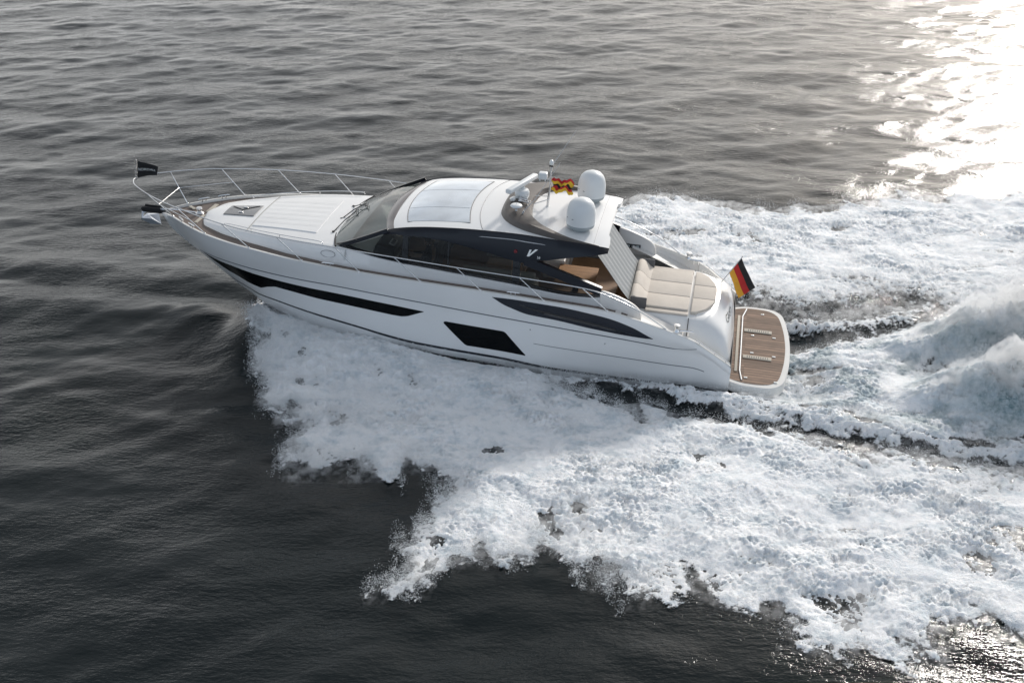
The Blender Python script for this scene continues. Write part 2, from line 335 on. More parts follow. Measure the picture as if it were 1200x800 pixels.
# side air intake: dark panel coloured as the shade of a recess, and inner blade
SC_T = [(3.6, 1.36), (4.16, 1.66), (4.7, 1.77), (5.13, 1.82), (6.1, 1.90), (7.0, 1.90), (7.69, 1.86)]
SC_B = [(3.6, 1.34), (3.9, 1.25), (4.53, 1.20), (5.1, 1.22), (6.08, 1.33), (6.74, 1.36), (7.2, 1.52), (7.4, 1.62), (7.69, 1.85)]
mirrored('air_intake', hull_patch(SC_T, SC_B, 3.6, 7.69, 50, f=itp), 'scoop', hull)
def blade():
    mb = MB(); rows = []
    for i in range(31):
        x = 7.0-(7.0-4.1)*i/30; c = itp([(4.1, 1.30), (5.44, 1.45), (6.3, 1.55), (7.0, 1.72)], x); k = math.sin(math.pi*min(1, i/30+.0))
        h_ = .05+.10*k
        rows.append([onhull(x, c+h_*.5, .008), onhull(x, c+h_*.25, .008+.05*k), onhull(x, c-h_*.5, .008)])
    return mb.grid(rows)
mirrored('intake_blade', blade, 'black', hull, smooth=40)
for xd, td in ((6.7, .87), (4.78, .85)):
    def dot(): return MB().tube([onhull(xd, td, -.01), onhull(xd, td, .018)], .022, 10)
    mirrored('drain_outlet', dot, 'steel', hull)

# ---- deck, toe rail
def dz(x): return pch(*SH_Z, x)
def sy(x): return pch(*SH_Y, x)
mb = MB(); rows = []
DX = [4.0]+list(np.arange(4.25, 17.6, .25))
for x in DX:
    if x < 11.9: continue
    y = max(sy(x)-.05, .02); rows.append([(x, y*v, dz(x)-.055+.02*(1-v*v)) for v in np.linspace(1, -1, 13)])
mb.grid(rows)
for s_ in (1, -1): mb.grid([[(x, s_*(sy(x)-.05), dz(x)-.055), (x, s_*1.96, dz(x)-.052)] for x in [4.3]+[q for q in DX if 4.4 < q < 12]+[12.0]])
deck = mb.build('side_deck', 'teak', Y, smooth=40)
def toe():
    mb = MB(); rows = []
    for x in [2.55]+list(np.arange(2.8, 17.3, .2))+[17.4, 17.55, 17.68, 17.735]:
        y = sy(x); z = dz(x); wd = min(.065, y)
        rows.append([(x, y, z), (x, y-.006, z+.022), (x, y-wd+.004, z+.024), (x, y-wd, z-.07)])
    return mb.grid(rows)
mirrored('toe_rail', toe, 'capwhite', Y, smooth=40)

# ---- coachroof: foredeck moulding running aft as cabin coaming
BY = [(16.34, 0), (16.33, .30), (16.27, .48), (16.12, .76), (15.43, 1.14), (14.57, 1.46), (13.36, 1.79), (12.26, 1.95), (11.5, 2.0), (10.16, 2.04), (5.0, 2.05)]
def by(x): return float(np.interp(x, [a for a, _ in BY[::-1]], [b for _, b in BY[::-1]]))
def ctop(x): return itp([(16.34, 2.40), (16.2, 2.44), (16.0, 2.48), (15, 2.57), (14, 2.64), (12.8, 2.69), (12.2, 2.70), (11.9, 2.72)], x)
mb = MB(); rows = []
for x in list(np.arange(11.7, 16.0, .15))+[16.05, 16.15, 16.22, 16.28, 16.32, 16.34]:
    b = by(x); zt = ctop(x); zd = dz(x)-.07; h_ = zt-zd; k = min(1, b/.9)
    half = [(x, b, zd), (x, b-.03*k, zd+h_*.55), (x, b-.08*k, zd+h_*.80), (x, b-.17*k, zd+h_*.95), (x, b-.30*k, zt), (x, b*.45, zt+.035), (x, 0, zt+.05)]
    rows.append([Vector(p) for p in half]+[Vector((p[0], -p[1], p[2])) for p in half[-2::-1]])
mb.grid(rows)
roofm = mb.build('coachroof', 'deckwhite', Y, smooth=50)
# cabin side coaming from windscreen foot to cockpit
SILL = [(12.2, 2.72), (11.7, 2.75), (10.83, 2.66), (8.98, 2.52), (7.26, 2.40), (5.75, 2.28), (5.15, 2.30), (4.9, 2.38)]
def sill(x): return itp(SILL, x)
def plan(x): return itp([(4.5, 2.02), (10.0, 2.02), (11.0, 1.97), (11.7, 1.86), (12.05, 1.68)], x)
def ys(x, z): return plan(x)-(z-2.4)*.17
def coam():
    mb = MB(); rows = []
    for x in np.arange(5.0, 12.11, .2):
        s_ = sill(x)-.03; b = by(x); zd = dz(x)-.07; yt = ys(x, s_)
        rows.append([(x, b, zd), (x, b-.01, zd+(s_-zd)*.3), (x, yt+.02, s_-.035), (x, yt-.03, s_), (x, yt-.12, s_)])
    return mb.grid(rows)
mirrored('cabin_coaming', coam, 'white', Y, smooth=40)

# ---- foredeck fittings
def rtop(x, y): 
    b = by(x); return ctop(x)+.05-.05*(abs(y)/max(b-.3, .1))**2*.9
# sunpad panel with fore-and-aft seams
mb = MB()
rows = []
for x in np.linspace(12.75, 14.62, 14):
    yw = np.interp(x, [12.75, 14.62], [1.12, .92]); rows.append([(x, y, rtop(x, y)+.016) for y in np.linspace(yw, -yw, 15)])
mb.grid(rows)
for e in (0, -1): mb.grid([rows[e], [(p[0]+(-.03 if e == 0 else .03), p[1], p[2]-.05) for p in rows[e]]]); mb.grid([[r[e] for r in rows], [(r[e][0], r[e][1]*1.04, r[e][2]-.05) for r in rows]])
pad = mb.build('foredeck_sunpad', 'deckwhite', Y, smooth=40)
mb = MB()
for yy in (-.75, -.45, -.15, .15, .45, .75):
    mb.grid([[(x, yy*(1 if x < 13.5 else 1-.08*(x-13.5))+d, rtop(x, yy)+.034) for d in (-.006, .006)] for x in np.linspace(12.8, 14.58, 12)])
mb.build('pad_seams', mat('seam_grey', (.50, .51, .52), .6), pad, smooth=0)
mb = MB()
mb.grid([[(14.66, y, rtop(14.66, y)+.004), (14.69, y, rtop(14.69, y)+.004)] for y in np.linspace(-1.25, 1.25, 20)])
mb.build('panel_seam', mat('seam_beige', (.45, .44, .41), .6), roofm, smooth=0)
# deck hatch
mb = MB(); rows = []
for x in np.linspace(14.82, 15.74, 8):
    yw = np.interp(x, [14.82, 15.74], [.36, .29]); rows.append([(x, y, rtop(x, y)+.022) for y in np.linspace(yw, -yw, 7)])
mb.grid(rows)
for e in (0, -1): mb.grid([rows[e], [(p[0], p[1], p[2]-.04) for p in rows[e]]]); mb.grid([[r[e] for r in rows], [(r[e][0], r[e][1], r[e][2]-.04) for r in rows]])
hatch = mb.build('deck_hatch', mat('hatch_acrylic', (.13, .13, .13), .12, coat=.8), Y)
MB().box((15.27, .17, rtop(15.3, .1)+.035), (.12, .05, .02), bev=.006).build('hatch_handle', 'steel', hatch)
MB().box((15.27, -.17, rtop(15.3, .1)+.035), (.12, .05, .02), bev=.006).build('hatch_handle', 'steel', hatch)
MB().tube([(15.66, -.22, rtop(15.6, 0)+.03), (15.3, .0, rtop(15.3, 0)+.03), (14.9, -.3, rtop(14.9, 0)+.025)], .010, 6).build('hatch_stay', 'blackmatt', hatch)
# grab rails on the coachroof
def grab():
    pts = spline([(15.38, by(15.38)-.16, ctop(15.38)+.02), (15.3, by(15.3)-.17, ctop(15.3)+.09), (14.2, by(14.2)-.17, ctop(14.2)+.09), (13.2, by(13.2)-.18, ctop(13.2)+.09), (12.45, by(12.45)-.18, ctop(12.4)+.09), (12.33, by(12.3)-.16, ctop(12.3)+.02)], 6)
    mb = MB().tube(pts, .012, 8)
    for x in (14.5, 13.6): mb.tube([(x, by(x)-.17, ctop(x)-.03), (x, by(x)-.17, ctop(x)+.09)], .01, 6)
    return mb
mirrored('grab_rail', grab, 'steel', Y, smooth=60)
def outline_hatch():
    pts = []
    for k in range(25):
        a = 2*math.pi*k/24; x = 12.15+.20*math.cos(a)*(1 if abs(math.cos(a)) < .99 else 1); zz_ = .10*math.sin(a)
        z = dz(x)-.07+.62*(ctop(x)-dz(x)+.07)+zz_*.9
        pts.append((x, by(x)-.03-.0*zz_+.003-max(0, zz_)*.25, z))
    return MB().tube(pts, .006, 5)
mirrored('filler_cover_seam', outline_hatch, 'line', roofm)
# bow: windlass, chain pads, cleats
zb = dz(16.6)-.05
mb = MB(); mb.lathe([(.11, zb+.01), (.12, zb+.03), (.085, zb+.05), (.055, zb+.10), (.06, zb+.13), (.085, zb+.16), (.08, zb+.19), (.02, zb+.2)], (16.58, .02, 0), 24)
mb.build('windlass', 'steel', Y)
for (a, b, wd) in (((16.40, .10), (16.41, .66), .10), ((16.40, -.10), (16.38, -.68), .12), ((17.05, -.36), (16.82, -.20), .09)):
    v = Vector((b[0]-a[0], b[1]-a[1], 0)); L_ = v.length; rot = Matrix.Rotation(math.atan2(v.y, v.x), 3, 'Z')
    MB().box(((a[0]+b[0])/2, (a[1]+b[1])/2, zb+.025), (L_, wd, .03), rot, .01).build('step_pad', 'grate', Y)
MB().tube(spline([(16.7, .02, zb+.03), (17.1, .0, zb+.035), (17.45, 0, zb+.03), (17.8, 0, 2.36)], 5), .022, 6).build('anchor_chain', 'steel', Y)
def cleat_at(x, y, z, ang=0.0, s=1.0):
    def fn():
        mb = MB(); rot = Matrix.Rotation(ang, 3, 'Z')
        P = lambda a, b, c: tuple(rot @ Vector((a*s, b*s, c*s)) + Vector((x, y, z)))
        mb.tube([P(-.15, 0, .065), P(-.10, 0, .075), P(.10, 0, .075), P(.15, 0, .065)], [.010*s, .017*s, .017*s, .010*s], 8)
        for q in (-.05, .05): mb.tube([P(q, 0, -.02), P(q, 0, .075)], .014*s, 8)
        return mb
    return fn
for x, a in ((16.79, -.75), (16.33, -.62), (12.04, 0), (7.17, 0)):
    y = sy(x)-.05
    mirrored('cleat', cleat_at(x, y, dz(x)+.02, a, 1.1), 'steel', Y)
# anchor on its roller
mb = MB()
mb.box((17.98, 0, 2.30), (.66, .16, .07), bev=.01)
for s_ in (1, -1): mb.box((18.0, .085*s_, 2.34), (.55, .015, .16), bev=.004)
mb.lathe([(.05, -.07), (.035, 0), (.05, .07)], (18.28, 0, 2.33), 16, Matrix.Rotation(math.pi/2, 3, 'X'))
roller = mb.build('bow_roller', 'blackmatt', Y)
mb = MB()
mb.tube([(17.6, 0, 2.37), (18.05, 0, 2.33), (18.33, 0, 2.2), (18.36, 0, 2.06)], [.03, .032, .034, .03], 8)
mb.add([(18.42, 0, 1.98), (18.30, .17, 2.10), (17.95, .20, 2.12), (17.80, 0, 1.90), (18.30, -.17, 2.10), (17.95, -.20, 2.12), (18.15, 0, 2.14), (18.12, 0, 1.86)],
       [(0, 1, 6), (1, 2, 6), (2, 3, 6), (0, 6, 4), (4, 6, 5), (5, 6, 3), (0, 7, 1), (1, 7, 2), (2, 7, 3), (0, 4, 7), (4, 5, 7), (5, 3, 7)])
mb.build('anchor', mat('galvanised_anchor', (.62, .66, .72), .35, metal=.3), Y, smooth=20)

# ---- bow rail
TOP = [(18.45, 0, 3.19), (18.40, .14, 3.19), (18.22, .40, 3.19), (17.75, .78, 3.18), (17.2, 1.13, 3.17), (16.51, 1.46, 3.15), (15.01, 1.99, 3.08), (13.39, 2.27, 3.02), (11.79, 2.35, 2.96), (10.25, 2.35, 2.88), (8.64, 2.35, 2.80), (7.03, 2.35, 2.73), (5.45, 2.34, 2.64), (4.81, 2.33, 2.50), (4.21, 2.32, 2.28), (3.76, 2.30, 2.04), (3.30, 2.27, 1.74)]
sp_ = spline(TOP, 8)
full = sp_[::-1][:-1]+[Vector((p.x, -p.y, p.z)) for p in sp_]
rail = MB().tube(full, .016, 8).build('guard_rail', 'steel', Y, smooth=60)
BASE = [(17.16, .46), (15.81, 1.37), (14.33, 1.91), (12.77, 2.2), (11.2, 2.3), (9.57, 2.33), (8.0, 2.34), (6.39, 2.34), (4.79, 2.32)]
TI = [3, 5, 6, 7, 8, 9, 10, 11, 12]
for (bx_, by_), ti in zip(BASE, TI):
    t = TOP[ti]; zb_ = dz(bx_)+.02
    def st(): return MB().tube([(bx_, by_, zb_-.03), (bx_, by_, zb_), t], .0125, 8).lathe([(.03, zb_), (.03, zb_+.012), (.014, zb_+.03)], (bx_, by_, 0), 10)
    mirrored('stanchion', st, 'steel', rail, smooth=60)
def midr():
    a = (Vector(TOP[3])+Vector((17.16, .46, dz(17.16)+.02)))*.5; b = (Vector(TOP[5])+Vector((15.81, 1.37, dz(15.81)+.02)))*.5
    return MB().tube([a, b], .011, 8)
mirrored('mid_rail', midr, 'steel', rail, smooth=60)
a = (Vector(TOP[3])+Vector((17.16, .46, dz(17.16)+.02)))*.5
MB().tube([a, (a.x, -a.y, a.z)], .013, 8).build('cross_rail', 'steel', rail, smooth=60)

# ---- cabin: side glass, pillars, navy roof side, C pillar
BL = [(10.62, 3.31), (10.45, 3.30), (10.25, 3.28), (9.71, 3.31), (9.03, 3.27), (8.12, 3.13), (7.32, 2.99), (6.96, 2.95)]     # window head line
def zedge(x): return itp([(10.8, 3.22), (10.41, 3.37), (10, 3.46), (9.36, 3.54), (8.15, 3.61), (7.36, 3.62), (6.07, 3.56), (5.0, 3.47), (4.9, 3.45)], x)
def side_panel(xt, th=.0, nz=4):
    """xt: list of (x, zlow, zhigh)"""
    mb = MB(); rows = []
    for x, a, b in xt: rows.append([(x, ys(x, a+(b-a)*k/nz)+th, a+(b-a)*k/nz) for k in range(nz+1)])
    return mb.grid(rows)
def win(x0, x1, top, n=16):
    def fn():
        mb = side_panel([(x, sill(x)+.02, max(top(x), sill(x)+.03)) for x in np.linspace(x0, x1, n)], .0)
        return mb
    return fn
headf = lambda x: lin(BL, x)-.01
qtop = lambda x: lin([(10.45, 3.27), (10.7, 3.20), (11.6, 2.80), (11.72, 2.76), (10.12, 3.27)], x)
ctopl = lambda x: lin([(7.06, 2.95), (6.96, 2.93), (5.59, 2.49), (5.2, 2.33)], x)
for x0, x1, tf in ((10.14, 11.68, qtop), (8.96, 10.0, headf), (7.30, 8.92, headf), (5.25, 7.06, ctopl)):
    mirrored('side_window', win(x0, x1, tf), 'sideglass', Y)
def bar(x0, z0, x1, z1, wd, th=.03, o_=.012):
    """dark bar lying on the cabin side between two points"""
    def fn():
        mb = MB(); rows = []
        for k in range(9):
            f = k/8; x = x0+(x1-x0)*f; z = z0+(z1-z0)*f; dx, dz_ = x1-x0, z1-z0; l = math.hypot(dx, dz_); nx, nz = -dz_/l*wd/2, dx/l*wd/2
            A_ = (x+nx, z+nz); B_ = (x-nx, z-nz)
            rows.append([(A_[0], ys(*A_)-th, A_[1]), (A_[0], ys(*A_)+o_, A_[1]), (B_[0], ys(*B_)+o_, B_[1]), (B_[0], ys(*B_)-th, B_[1])])
        mb.grid(rows, closed=True); mb.add(rows[0], [(0, 1, 2, 3)]); mb.add(rows[-1], [(3, 2, 1, 0)])
        return mb
    return fn
mirrored('window_pillar', bar(10.07, 3.33, 10.07, 2.56, .15), 'black', Y, smooth=30)
mirrored('window_pillar', bar(8.94, 3.33, 8.94, 2.50, .04), 'black', Y, smooth=30)
mirrored('window_pillar', bar(7.18, 3.03, 7.18, 2.38, .20), 'black', Y, smooth=30)
mirrored('windscreen_pillar', bar(11.98, 2.70, 10.55, 3.36, .10, .05, .02), 'navy', Y, smooth=30)
def sillbar():
    mb = MB(); rows = []
    for x in np.linspace(11.9, 5.0, 40):
        z = sill(x); rows.append([(x, ys(x, z)-.02, z-.035), (x, ys(x, z)+.014, z-.03), (x, ys(x, z)+.014, z+.045), (x, ys(x, z)-.02, z+.05)])
    mb.grid(rows, closed=True); mb.add(rows[0], [(0, 1, 2, 3)]); mb.add(rows[-1], [(3, 2, 1, 0)]); return mb
mirrored('window_sill', sillbar, 'black', Y, smooth=30)
mirrored('rear_pillar', bar(6.98, 3.0, 5.02, 2.43, .21, .08, .03), 'navy', Y, smooth=30)

# ---- hardtop
def zc(x): return zedge(x)+.10
def rhalf(x): return itp([(4.9, 1.68), (5.6, 1.74), (7, 1.78), (10, 1.76), (10.45, 1.74)], x)
def roofpt(x, y, off=0.0):
    h_ = rhalf(x); v = min(1, abs(y)/h_); return (x, y, zedge(x)+.10*(1-v**2.2)+off)
def xfront(y): return 10.72-.30*(abs(y)/1.75)**2.2
mb = MB(); rows = []
nx = 46
def xrear(y): return 5.03 if abs(y) < 1.05 else (4.95 if abs(y) > 1.2 else 5.03-(abs(y)-1.05)/.15*.08)
VS = sorted(set([round(v, 4) for v in np.linspace(-1, 1, 25)]))
for i in range(nx+1):
    r = []
    for v in VS:
        y = v*1.75; xf = xfront(y); xr = xrear(y); x = xf+(xr-xf)*i/nx; h_ = rhalf(x); yy = v*h_
        z = zedge(x)+.10*(1-abs(v)**2.2)
        if i == 0: z -= .02
        r.append((x, yy, z))
    rows.append(r)
mb.grid(rows)
# rear lip and ceiling
mb.grid([rows[-1], [(p[0]+.02, p[1], p[2]-.09) for p in rows[-1]]])
mb.grid([[(p[0], p[1]*.98, p[2]-.10) for p in r] for r in rows], mi=1)
hardtop = mb.build('hardtop', ['white', 'inner'], Y, smooth=35)
def band():
    mb = MB(); rows = []
    for x in list(np.linspace(10.66, 6.96, 30))+list(np.linspace(6.9, 4.93, 24)):
        lo = lin([(10.66, 3.24), (10.45, 3.29), (10.25, 3.28), (9.71, 3.31), (9.03, 3.27), (8.12, 3.13), (7.32, 2.98), (6.99, 2.93), (6.75, 3.02), (6.45, 3.07), (5.92, 3.19), (5.24, 3.33), (5.0, 3.40), (4.93, 3.42)], x)
        hi = zedge(x)+.004; hi = max(hi, lo+.03); yt = min(rhalf(x)+.015, ys(x, hi)+.0)
        yl = ys(x, lo)+.02; yl = max(yl, yt+.04)
        m_ = (lo+hi)/2+.12*(hi-lo); ym = yt+(yl-yt)*.45+.03
        rows.append([(x, yl-.10, lo+.01), (x, yl, lo), (x, ym, m_), (x, yt+.012, hi-.01), (x, yt-.03, hi+.012), (x, yt-.09, hi-.03)])
    mb.grid(rows); mb.add(rows[-1], [tuple(range(6))]); mb.add(rows[0], [tuple(range(6))[::-1]]); return mb
bands = mirrored('roof_side_panel', band, 'navy', Y, smooth=35)
def tr():
    pts = []
    for x in np.linspace(9.12, 5.94, 20):
        z = lin([(9.12, 3.46), (7.35, 3.50), (5.94, 3.42)], x); pts.append((x, rhalf(x)+.035+(zedge(x)-z)*.25, z))
    return MB().tube(pts, .013, 6)
mirrored('roof_trim', tr, 'trim', Y, smooth=60)
# windscreen header band
mb = MB(); rows = []
for k in range(33):
    y = -1.75+3.5*k/32; xf = xfront(y); z = zedge(min(xf, 10.6))+.10*(1-(abs(y)/1.75)**2.2); xh = 10.93-.38*(abs(y)/1.78)**2.2; yh = y*1.03
    rows.append([(xh, yh, z-.12), (xh-.03, yh, z-.07), (xf-.01, y, z-.012), (xf-.06, y, z-.02)])
mb.grid(rows).build('windscreen_header', 'header', Y, smooth=50)
# windscreen
def ws(s_, t_):
    """s_ -1..1 across, t_ 0 base .. 1 head"""
    a = abs(s_); xb_ = 12.30-.32*a**2.4; yb_ = 1.78*s_; zb_ = 2.70+.02*a
    y = 1.80*s_; xh = 10.93-.38*a**2.2; z = zedge(min(xfront(y*.97), 10.6))+.10*(1-min(1, a)**2.2)-.12
    p = Vector((xb_, yb_, zb_)).lerp(Vector((xh, y, z)), t_); p.z += .07*math.sin(math.pi*t_); return p
mb = MB(); mb.grid([[ws(s_, t_) for s_ in np.linspace(-1, 1, 29)] for t_ in np.linspace(0, 1, 9)])
wsc = mb.build('windscreen', 'wsglass', Y, smooth=60)
MB().tube([ws(s_, 0)+Vector((.01, 0, .0)) for s_ in np.linspace(-1, 1, 31)], .022, 6).build('windscreen_seal', 'rubber', wsc, smooth=60)
def wiper(y0, y1, t1):
    mb = MB(); a = ws(y0, 0)+Vector((.10, 0, .02)); b = ws(y1, t1)+Vector((.03, 0, .05))
    mb.tube([a, a.lerp(b, .5)+Vector((0, 0, .04)), b], .014, 6); mb.tube([ws(y1-.16, t1-.07)+Vector((.02, 0, .03)), b, ws(y1+.16, t1+.07)+Vector((.02, 0, .03))], .012, 6)
    mb.lathe([(.035, -.03), (.035, .03)], a, 10); return mb
wiper(.55, -.05, .22).build('wiper', 'blackmatt', wsc); wiper(-.45, -.12, .42).build('wiper', 'blackmatt', wsc); wiper(.05, -.3, .3).build('wiper', 'blackmatt', wsc)
# skylight panes
for (a, b) in ((-1.42, -.63), (-.61, .61), (.63, 1.42)):
    mb = MB(); rows = []
    for i in range(15):
        r = []
        for y in np.linspace(a, b, 9):
            xf = 10.36-.24*(abs(y)/1.42)**2; xr = 8.72-.20*(abs(y)/1.42)**2; r.append(roofpt(xf+(xr-xf)*i/14, y, .006))
        rows.append(r)
    mb.grid(rows).build('skylight', 'sky', hardtop, smooth=60)
# rim line round the skylight, seam of the sliding panel
pts = []
for k in range(20): y = -1.44+2.88*k/19; pts.append(roofpt(10.38-.24*(abs(y)/1.42)**2, y, .004))
for k in range(20): y = 1.44-2.88*k/19; pts.append(roofpt(8.70-.20*(abs(y)/1.42)**2, y, .004))
MB().tube(pts, .007, 5, closed=True).build('skylight_seal', 'rubber', hardtop)
pts = [roofpt(8.42-.28*(abs(y)/1.65)**2.5, y, .0) for y in np.linspace(-1.7, 1.7, 30)]
MB().tube(pts, .010, 5).build('roof_seam', 'line', hardtop)

# ---- mast hood: dark raised fairing across the roof
OUT = [(7.90, 0), (7.89, .4), (7.84, .8), (7.66, 1.15), (7.36, 1.42), (6.95, 1.60), (6.3, 1.72), (5.7, 1.73), (5.2, 1.70)]
INN = [(7.12, 0), (7.08, .45), (6.98, .85), (6.80, 1.12), (6.58, 1.34), (6.30, 1.50), (6.0, 1.60), (5.6, 1.66), (5.18, 1.66)]
HT = [.17, .17, .17, .165, .15, .13, .10, .06, .02]
so_ = spline([(x, y, 0) for x, y in OUT], 4); si_ = spline([(x, y, 0) for x, y in INN], 4); hh = spline([(h_, 0, 0) for h_ in HT], 4)
rows = []
for a, b, h_ in zip(so_, si_, hh):
    h_ = h_.x; za = roofpt(a.x, a.y)[2]; zb_ = roofpt(b.x, b.y)[2]
    m1 = a.lerp(b, .12); m2 = a.lerp(b, .35); m3 = a.lerp(b, .9)
    z1 = max(za, zb_)
    rows.append([(a.x, a.y, za-.01), (m1.x, m1.y, z1+h_*.75), (m2.x, m2.y, z1+h_), (m3.x, m3.y, z1+h_*.65), (b.x, b.y, zb_-.01)])
mb = MB(); mb.grid(rows); mb.mirror(); hood = mb.build('mast_fairing', 'hood', Y, smooth=30)
zr = zc(7.4)+.17
# radar scanner
mb = MB(); mb.box((7.46, -.02, zr+.0), (.34, .30, .06), bev=.02); mb.lathe([(.17, zr+.03), (.19, zr+.06), (.19, zr+.14), (.16, zr+.20), (.07, zr+.22), (.06, zr+.28)], (7.46, -.02, 0), 28)
radar = mb.build('radar_pedestal', 'dome', Y, smooth=40)
a = Vector((7.72, .60, 0)); b = Vector((7.24, -.72, 0)); d = (b-a).normalized(); rot = Matrix.Rotation(math.atan2(d.y, d.x), 3, 'Z')
MB().box((7.48, -.06, zr+.34), (1.42, .17, .13), rot, .045).build('radar_scanner', 'dome', radar, smooth=50)
# gps mushroom, lights, horns
mb = MB(); mb.lathe([(.03, zr-.1), (.03, zr+.06), (.13, zr+.07), (.155, zr+.10), (.14, zr+.125), (.05, zr+.14)], (7.44, .86, 0), 24); mb.tube([(7.44, .86, zr+.13), (7.44, .86, zr+.19)], .006, 5); mb.build('gps_antenna', 'dome', Y, smooth=50)
mb = MB(); mb.lathe([(.05, 0), (.075, .04), (.075, .10), (.02, .11)], (7.62, .28, zr-.02), 16, Matrix.Rotation(.5, 3, 'Y')); mb.build('deck_light', 'lamp', Y)
for yy in (.28, .40):
    mb = MB(); mb.tube([(7.18, yy, zr+.02), (7.36, yy-.03, zr+.03), (7.47, yy-.05, zr+.03)], [.015, .022, .05], 10); mb.tube([(7.25, yy, zr-.1), (7.25, yy, zr+.02)], .012, 6); mb.build('air_horn', 'steel', Y, smooth=50)
# mast with platform, light box and masthead lamp
mb = MB(); mb.tube([(6.78, -.02, zc(7)-.05), (6.73, 0, 4.3), (6.72, 0, 4.82)], [.035, .026, .02], 10)
mb.tube([(6.74, 0, 3.9), (7.1, .26, zc(7)+.12)], .014, 6); mb.tube([(6.74, 0, 3.98), (7.15, -.25, zc(7)+.14)], .014, 6); mb.tube([(6.73, 0, 4.45), (6.92, .0, 4.45)], .012, 6)
mast = mb.build('light_mast', 'steel', Y, smooth=60)
mb = MB(); mb.box((6.72, 0, 4.82), (.12, .12, .02), bev=.004); mb.build('mast_bracket', 'blackmatt', mast)
mb = MB(); mb.lathe([(.035, 4.84), (.055, 4.86), (.06, 4.92), (.04, 4.97), (.01, 4.985)], (6.72, 0, 0), 20); mb.build('masthead_lamp', 'lamp', mast, smooth=60)
mb = MB(); mb.box((6.93, -.02, 4.53), (.22, .20, .17), bev=.03)
for q in (-.07, .07): mb.tube([(6.93+q, .04, 4.40), (6.93+q, .04, 4.45)], .015, 6)
mb.build('searchlight', 'dome', mast, smooth=40)
# whip antennas
mb = MB(); mb.tube([(7.29, .95, zc(7.3)+.02), (7.22, .95, zc(7.2)+.2)], .022, 8); mb.tube([(7.22, .95, zc(7.2)+.2), (6.95, .93, 4.25), (6.38, .85, 5.25)], [.012, .009, .004], 6); mb.box((7.28, .97, zc(7.3)+.03), (.14, .07, .03), bev=.008); mb.build('whip_antenna', 'trim', Y, smooth=60)
mb = MB(); mb.tube([(6.70, 0, 4.84), (6.35, -.05, 5.45), (6.15, -.08, 5.8)], [.008, .006, .003], 5); mb.build('whip_antenna', 'trim', Y, smooth=60)
# satellite domes
for yy in (.96, -.95):
    z0 = roofpt(5.76, yy)[2]-.01; xx = 5.76
    mb = MB(); mb.lathe([(.24, z0), (.25, z0+.04), (.345, z0+.09), (.365, z0+.17)], (xx, yy, 0), 40); base = mb.build('satellite_dome', 'domebase', Y, smooth=30)
    mb = MB(); mb.lathe([(.368, z0+.17), (.370, z0+.24), (.366, z0+.46), (.345, z0+.58), (.30, z0+.69), (.22, z0+.77), (.12, z0+.815), (.03, z0+.825)], (xx, yy, 0), 40); mb.build('radome', 'dome', base, smooth=60)
    for q in (.55, 1.1, 4.9):
        MB().box((xx+.37*math.cos(q), yy+.37*math.sin(q), z0+.36), (.05, .006, .015), Matrix.Rotation(q+math.pi/2, 3, 'Z')).build('maker_mark', 'line', base)
# roof rear seam
MB().tube([roofpt(5.32, y, 0) for y in np.linspace(-1.6, 1.6, 20)], .005, 5).build('roof_seam', 'line', hardtop)
# V mark, number and red lamp on the roof side
def on_band(x, z): return Vector((x, rhalf(x)+.05+(zedge(x)-z)*.24, z))
def vmark(sgn):
    mb = MB(); X0 = 6.93; Z0 = 3.14
    def P(u, v): # u aft, v up (metres)
        q = on_band(X0-u, Z0+v); return q+Vector((0, .012, 0))
    for poly in ([(0, 0), (.05, 0), (.11, .17), (.06, .17)], [(.01, 0), (.06, 0), (.27, .19), (.20, .19)]):
        mb.add([P(*q) for q in poly], [(0, 1, 2, 3)]); 
    v, f = text_mesh('58', .085, .001)
    vv = []
    for (a, b, c_) in v: vv.append(P(.30+(a if sgn > 0 else -a), -.01+b))
    mb.add(vv, f)
    return mb
for sgn in (1, -1):
    mb = vmark(sgn)
    if sgn < 0: mb.v = [(x, -y, z) for x, y, z in mb.v]
    mb.build('model_mark', 'lamp', bands[0 if sgn > 0 else 1], smooth=0)
    q = on_band(7.22, 3.23); MB().lathe([(.045, -.02), (.045, .012), (.02, .02)], (q.x, sgn*(q.y+.01), q.z), 16, Matrix.Rotation(-sgn*math.pi/2, 3, 'X')).build('side_lamp', 'redlens', bands[0 if sgn > 0 else 1])
# ---- cabin interior seen through the glass
FZ = 1.55
MB().box((8.4, 0, FZ-.05), (7.2, 3.5, .1)).build('cabin_floor', 'wood', Y, smooth=0)
mb = MB(); rows = []
for x in np.linspace(12.22, 10.9, 8):
    yw = min(1.7, ys(min(x, 12.0), 2.6)-.12)*(1 if x < 12.1 else .85); z = lin([(12.22, 2.64), (11.6, 2.60), (11.1, 2.52), (10.9, 2.3)], x)
    rows.append([(x, y, z) for y in np.linspace(yw, -yw, 9)])
mb.grid(rows); mb.grid([rows[-1], [(10.95, p[1], FZ) for p in rows[-1]]]); mb.build('dashboard', 'inner', Y, smooth=40)
mb = MB(); mb.box((10.85, .95, 2.40), (.55, 1.0, .50), Matrix.Rotation(-.35, 3, 'Y'), .06); helm = mb.build('helm_console', 'dashm', Y)
mb = MB()
mb.box((10.66, 1.02, 2.66), (.16, .34, .02), Matrix.Rotation(-.35, 3, 'Y'), .006)
pan = mb.build('helm_panel', 'inner', helm)  # pale frame with three dark insets
for q in (-.1, 0, .1): MB().box((10.65, 1.02+q, 2.675), (.08, .06, .02), Matrix.Rotation(-.35, 3, 'Y'), .008).build('panel_inset', 'blackmatt', pan)
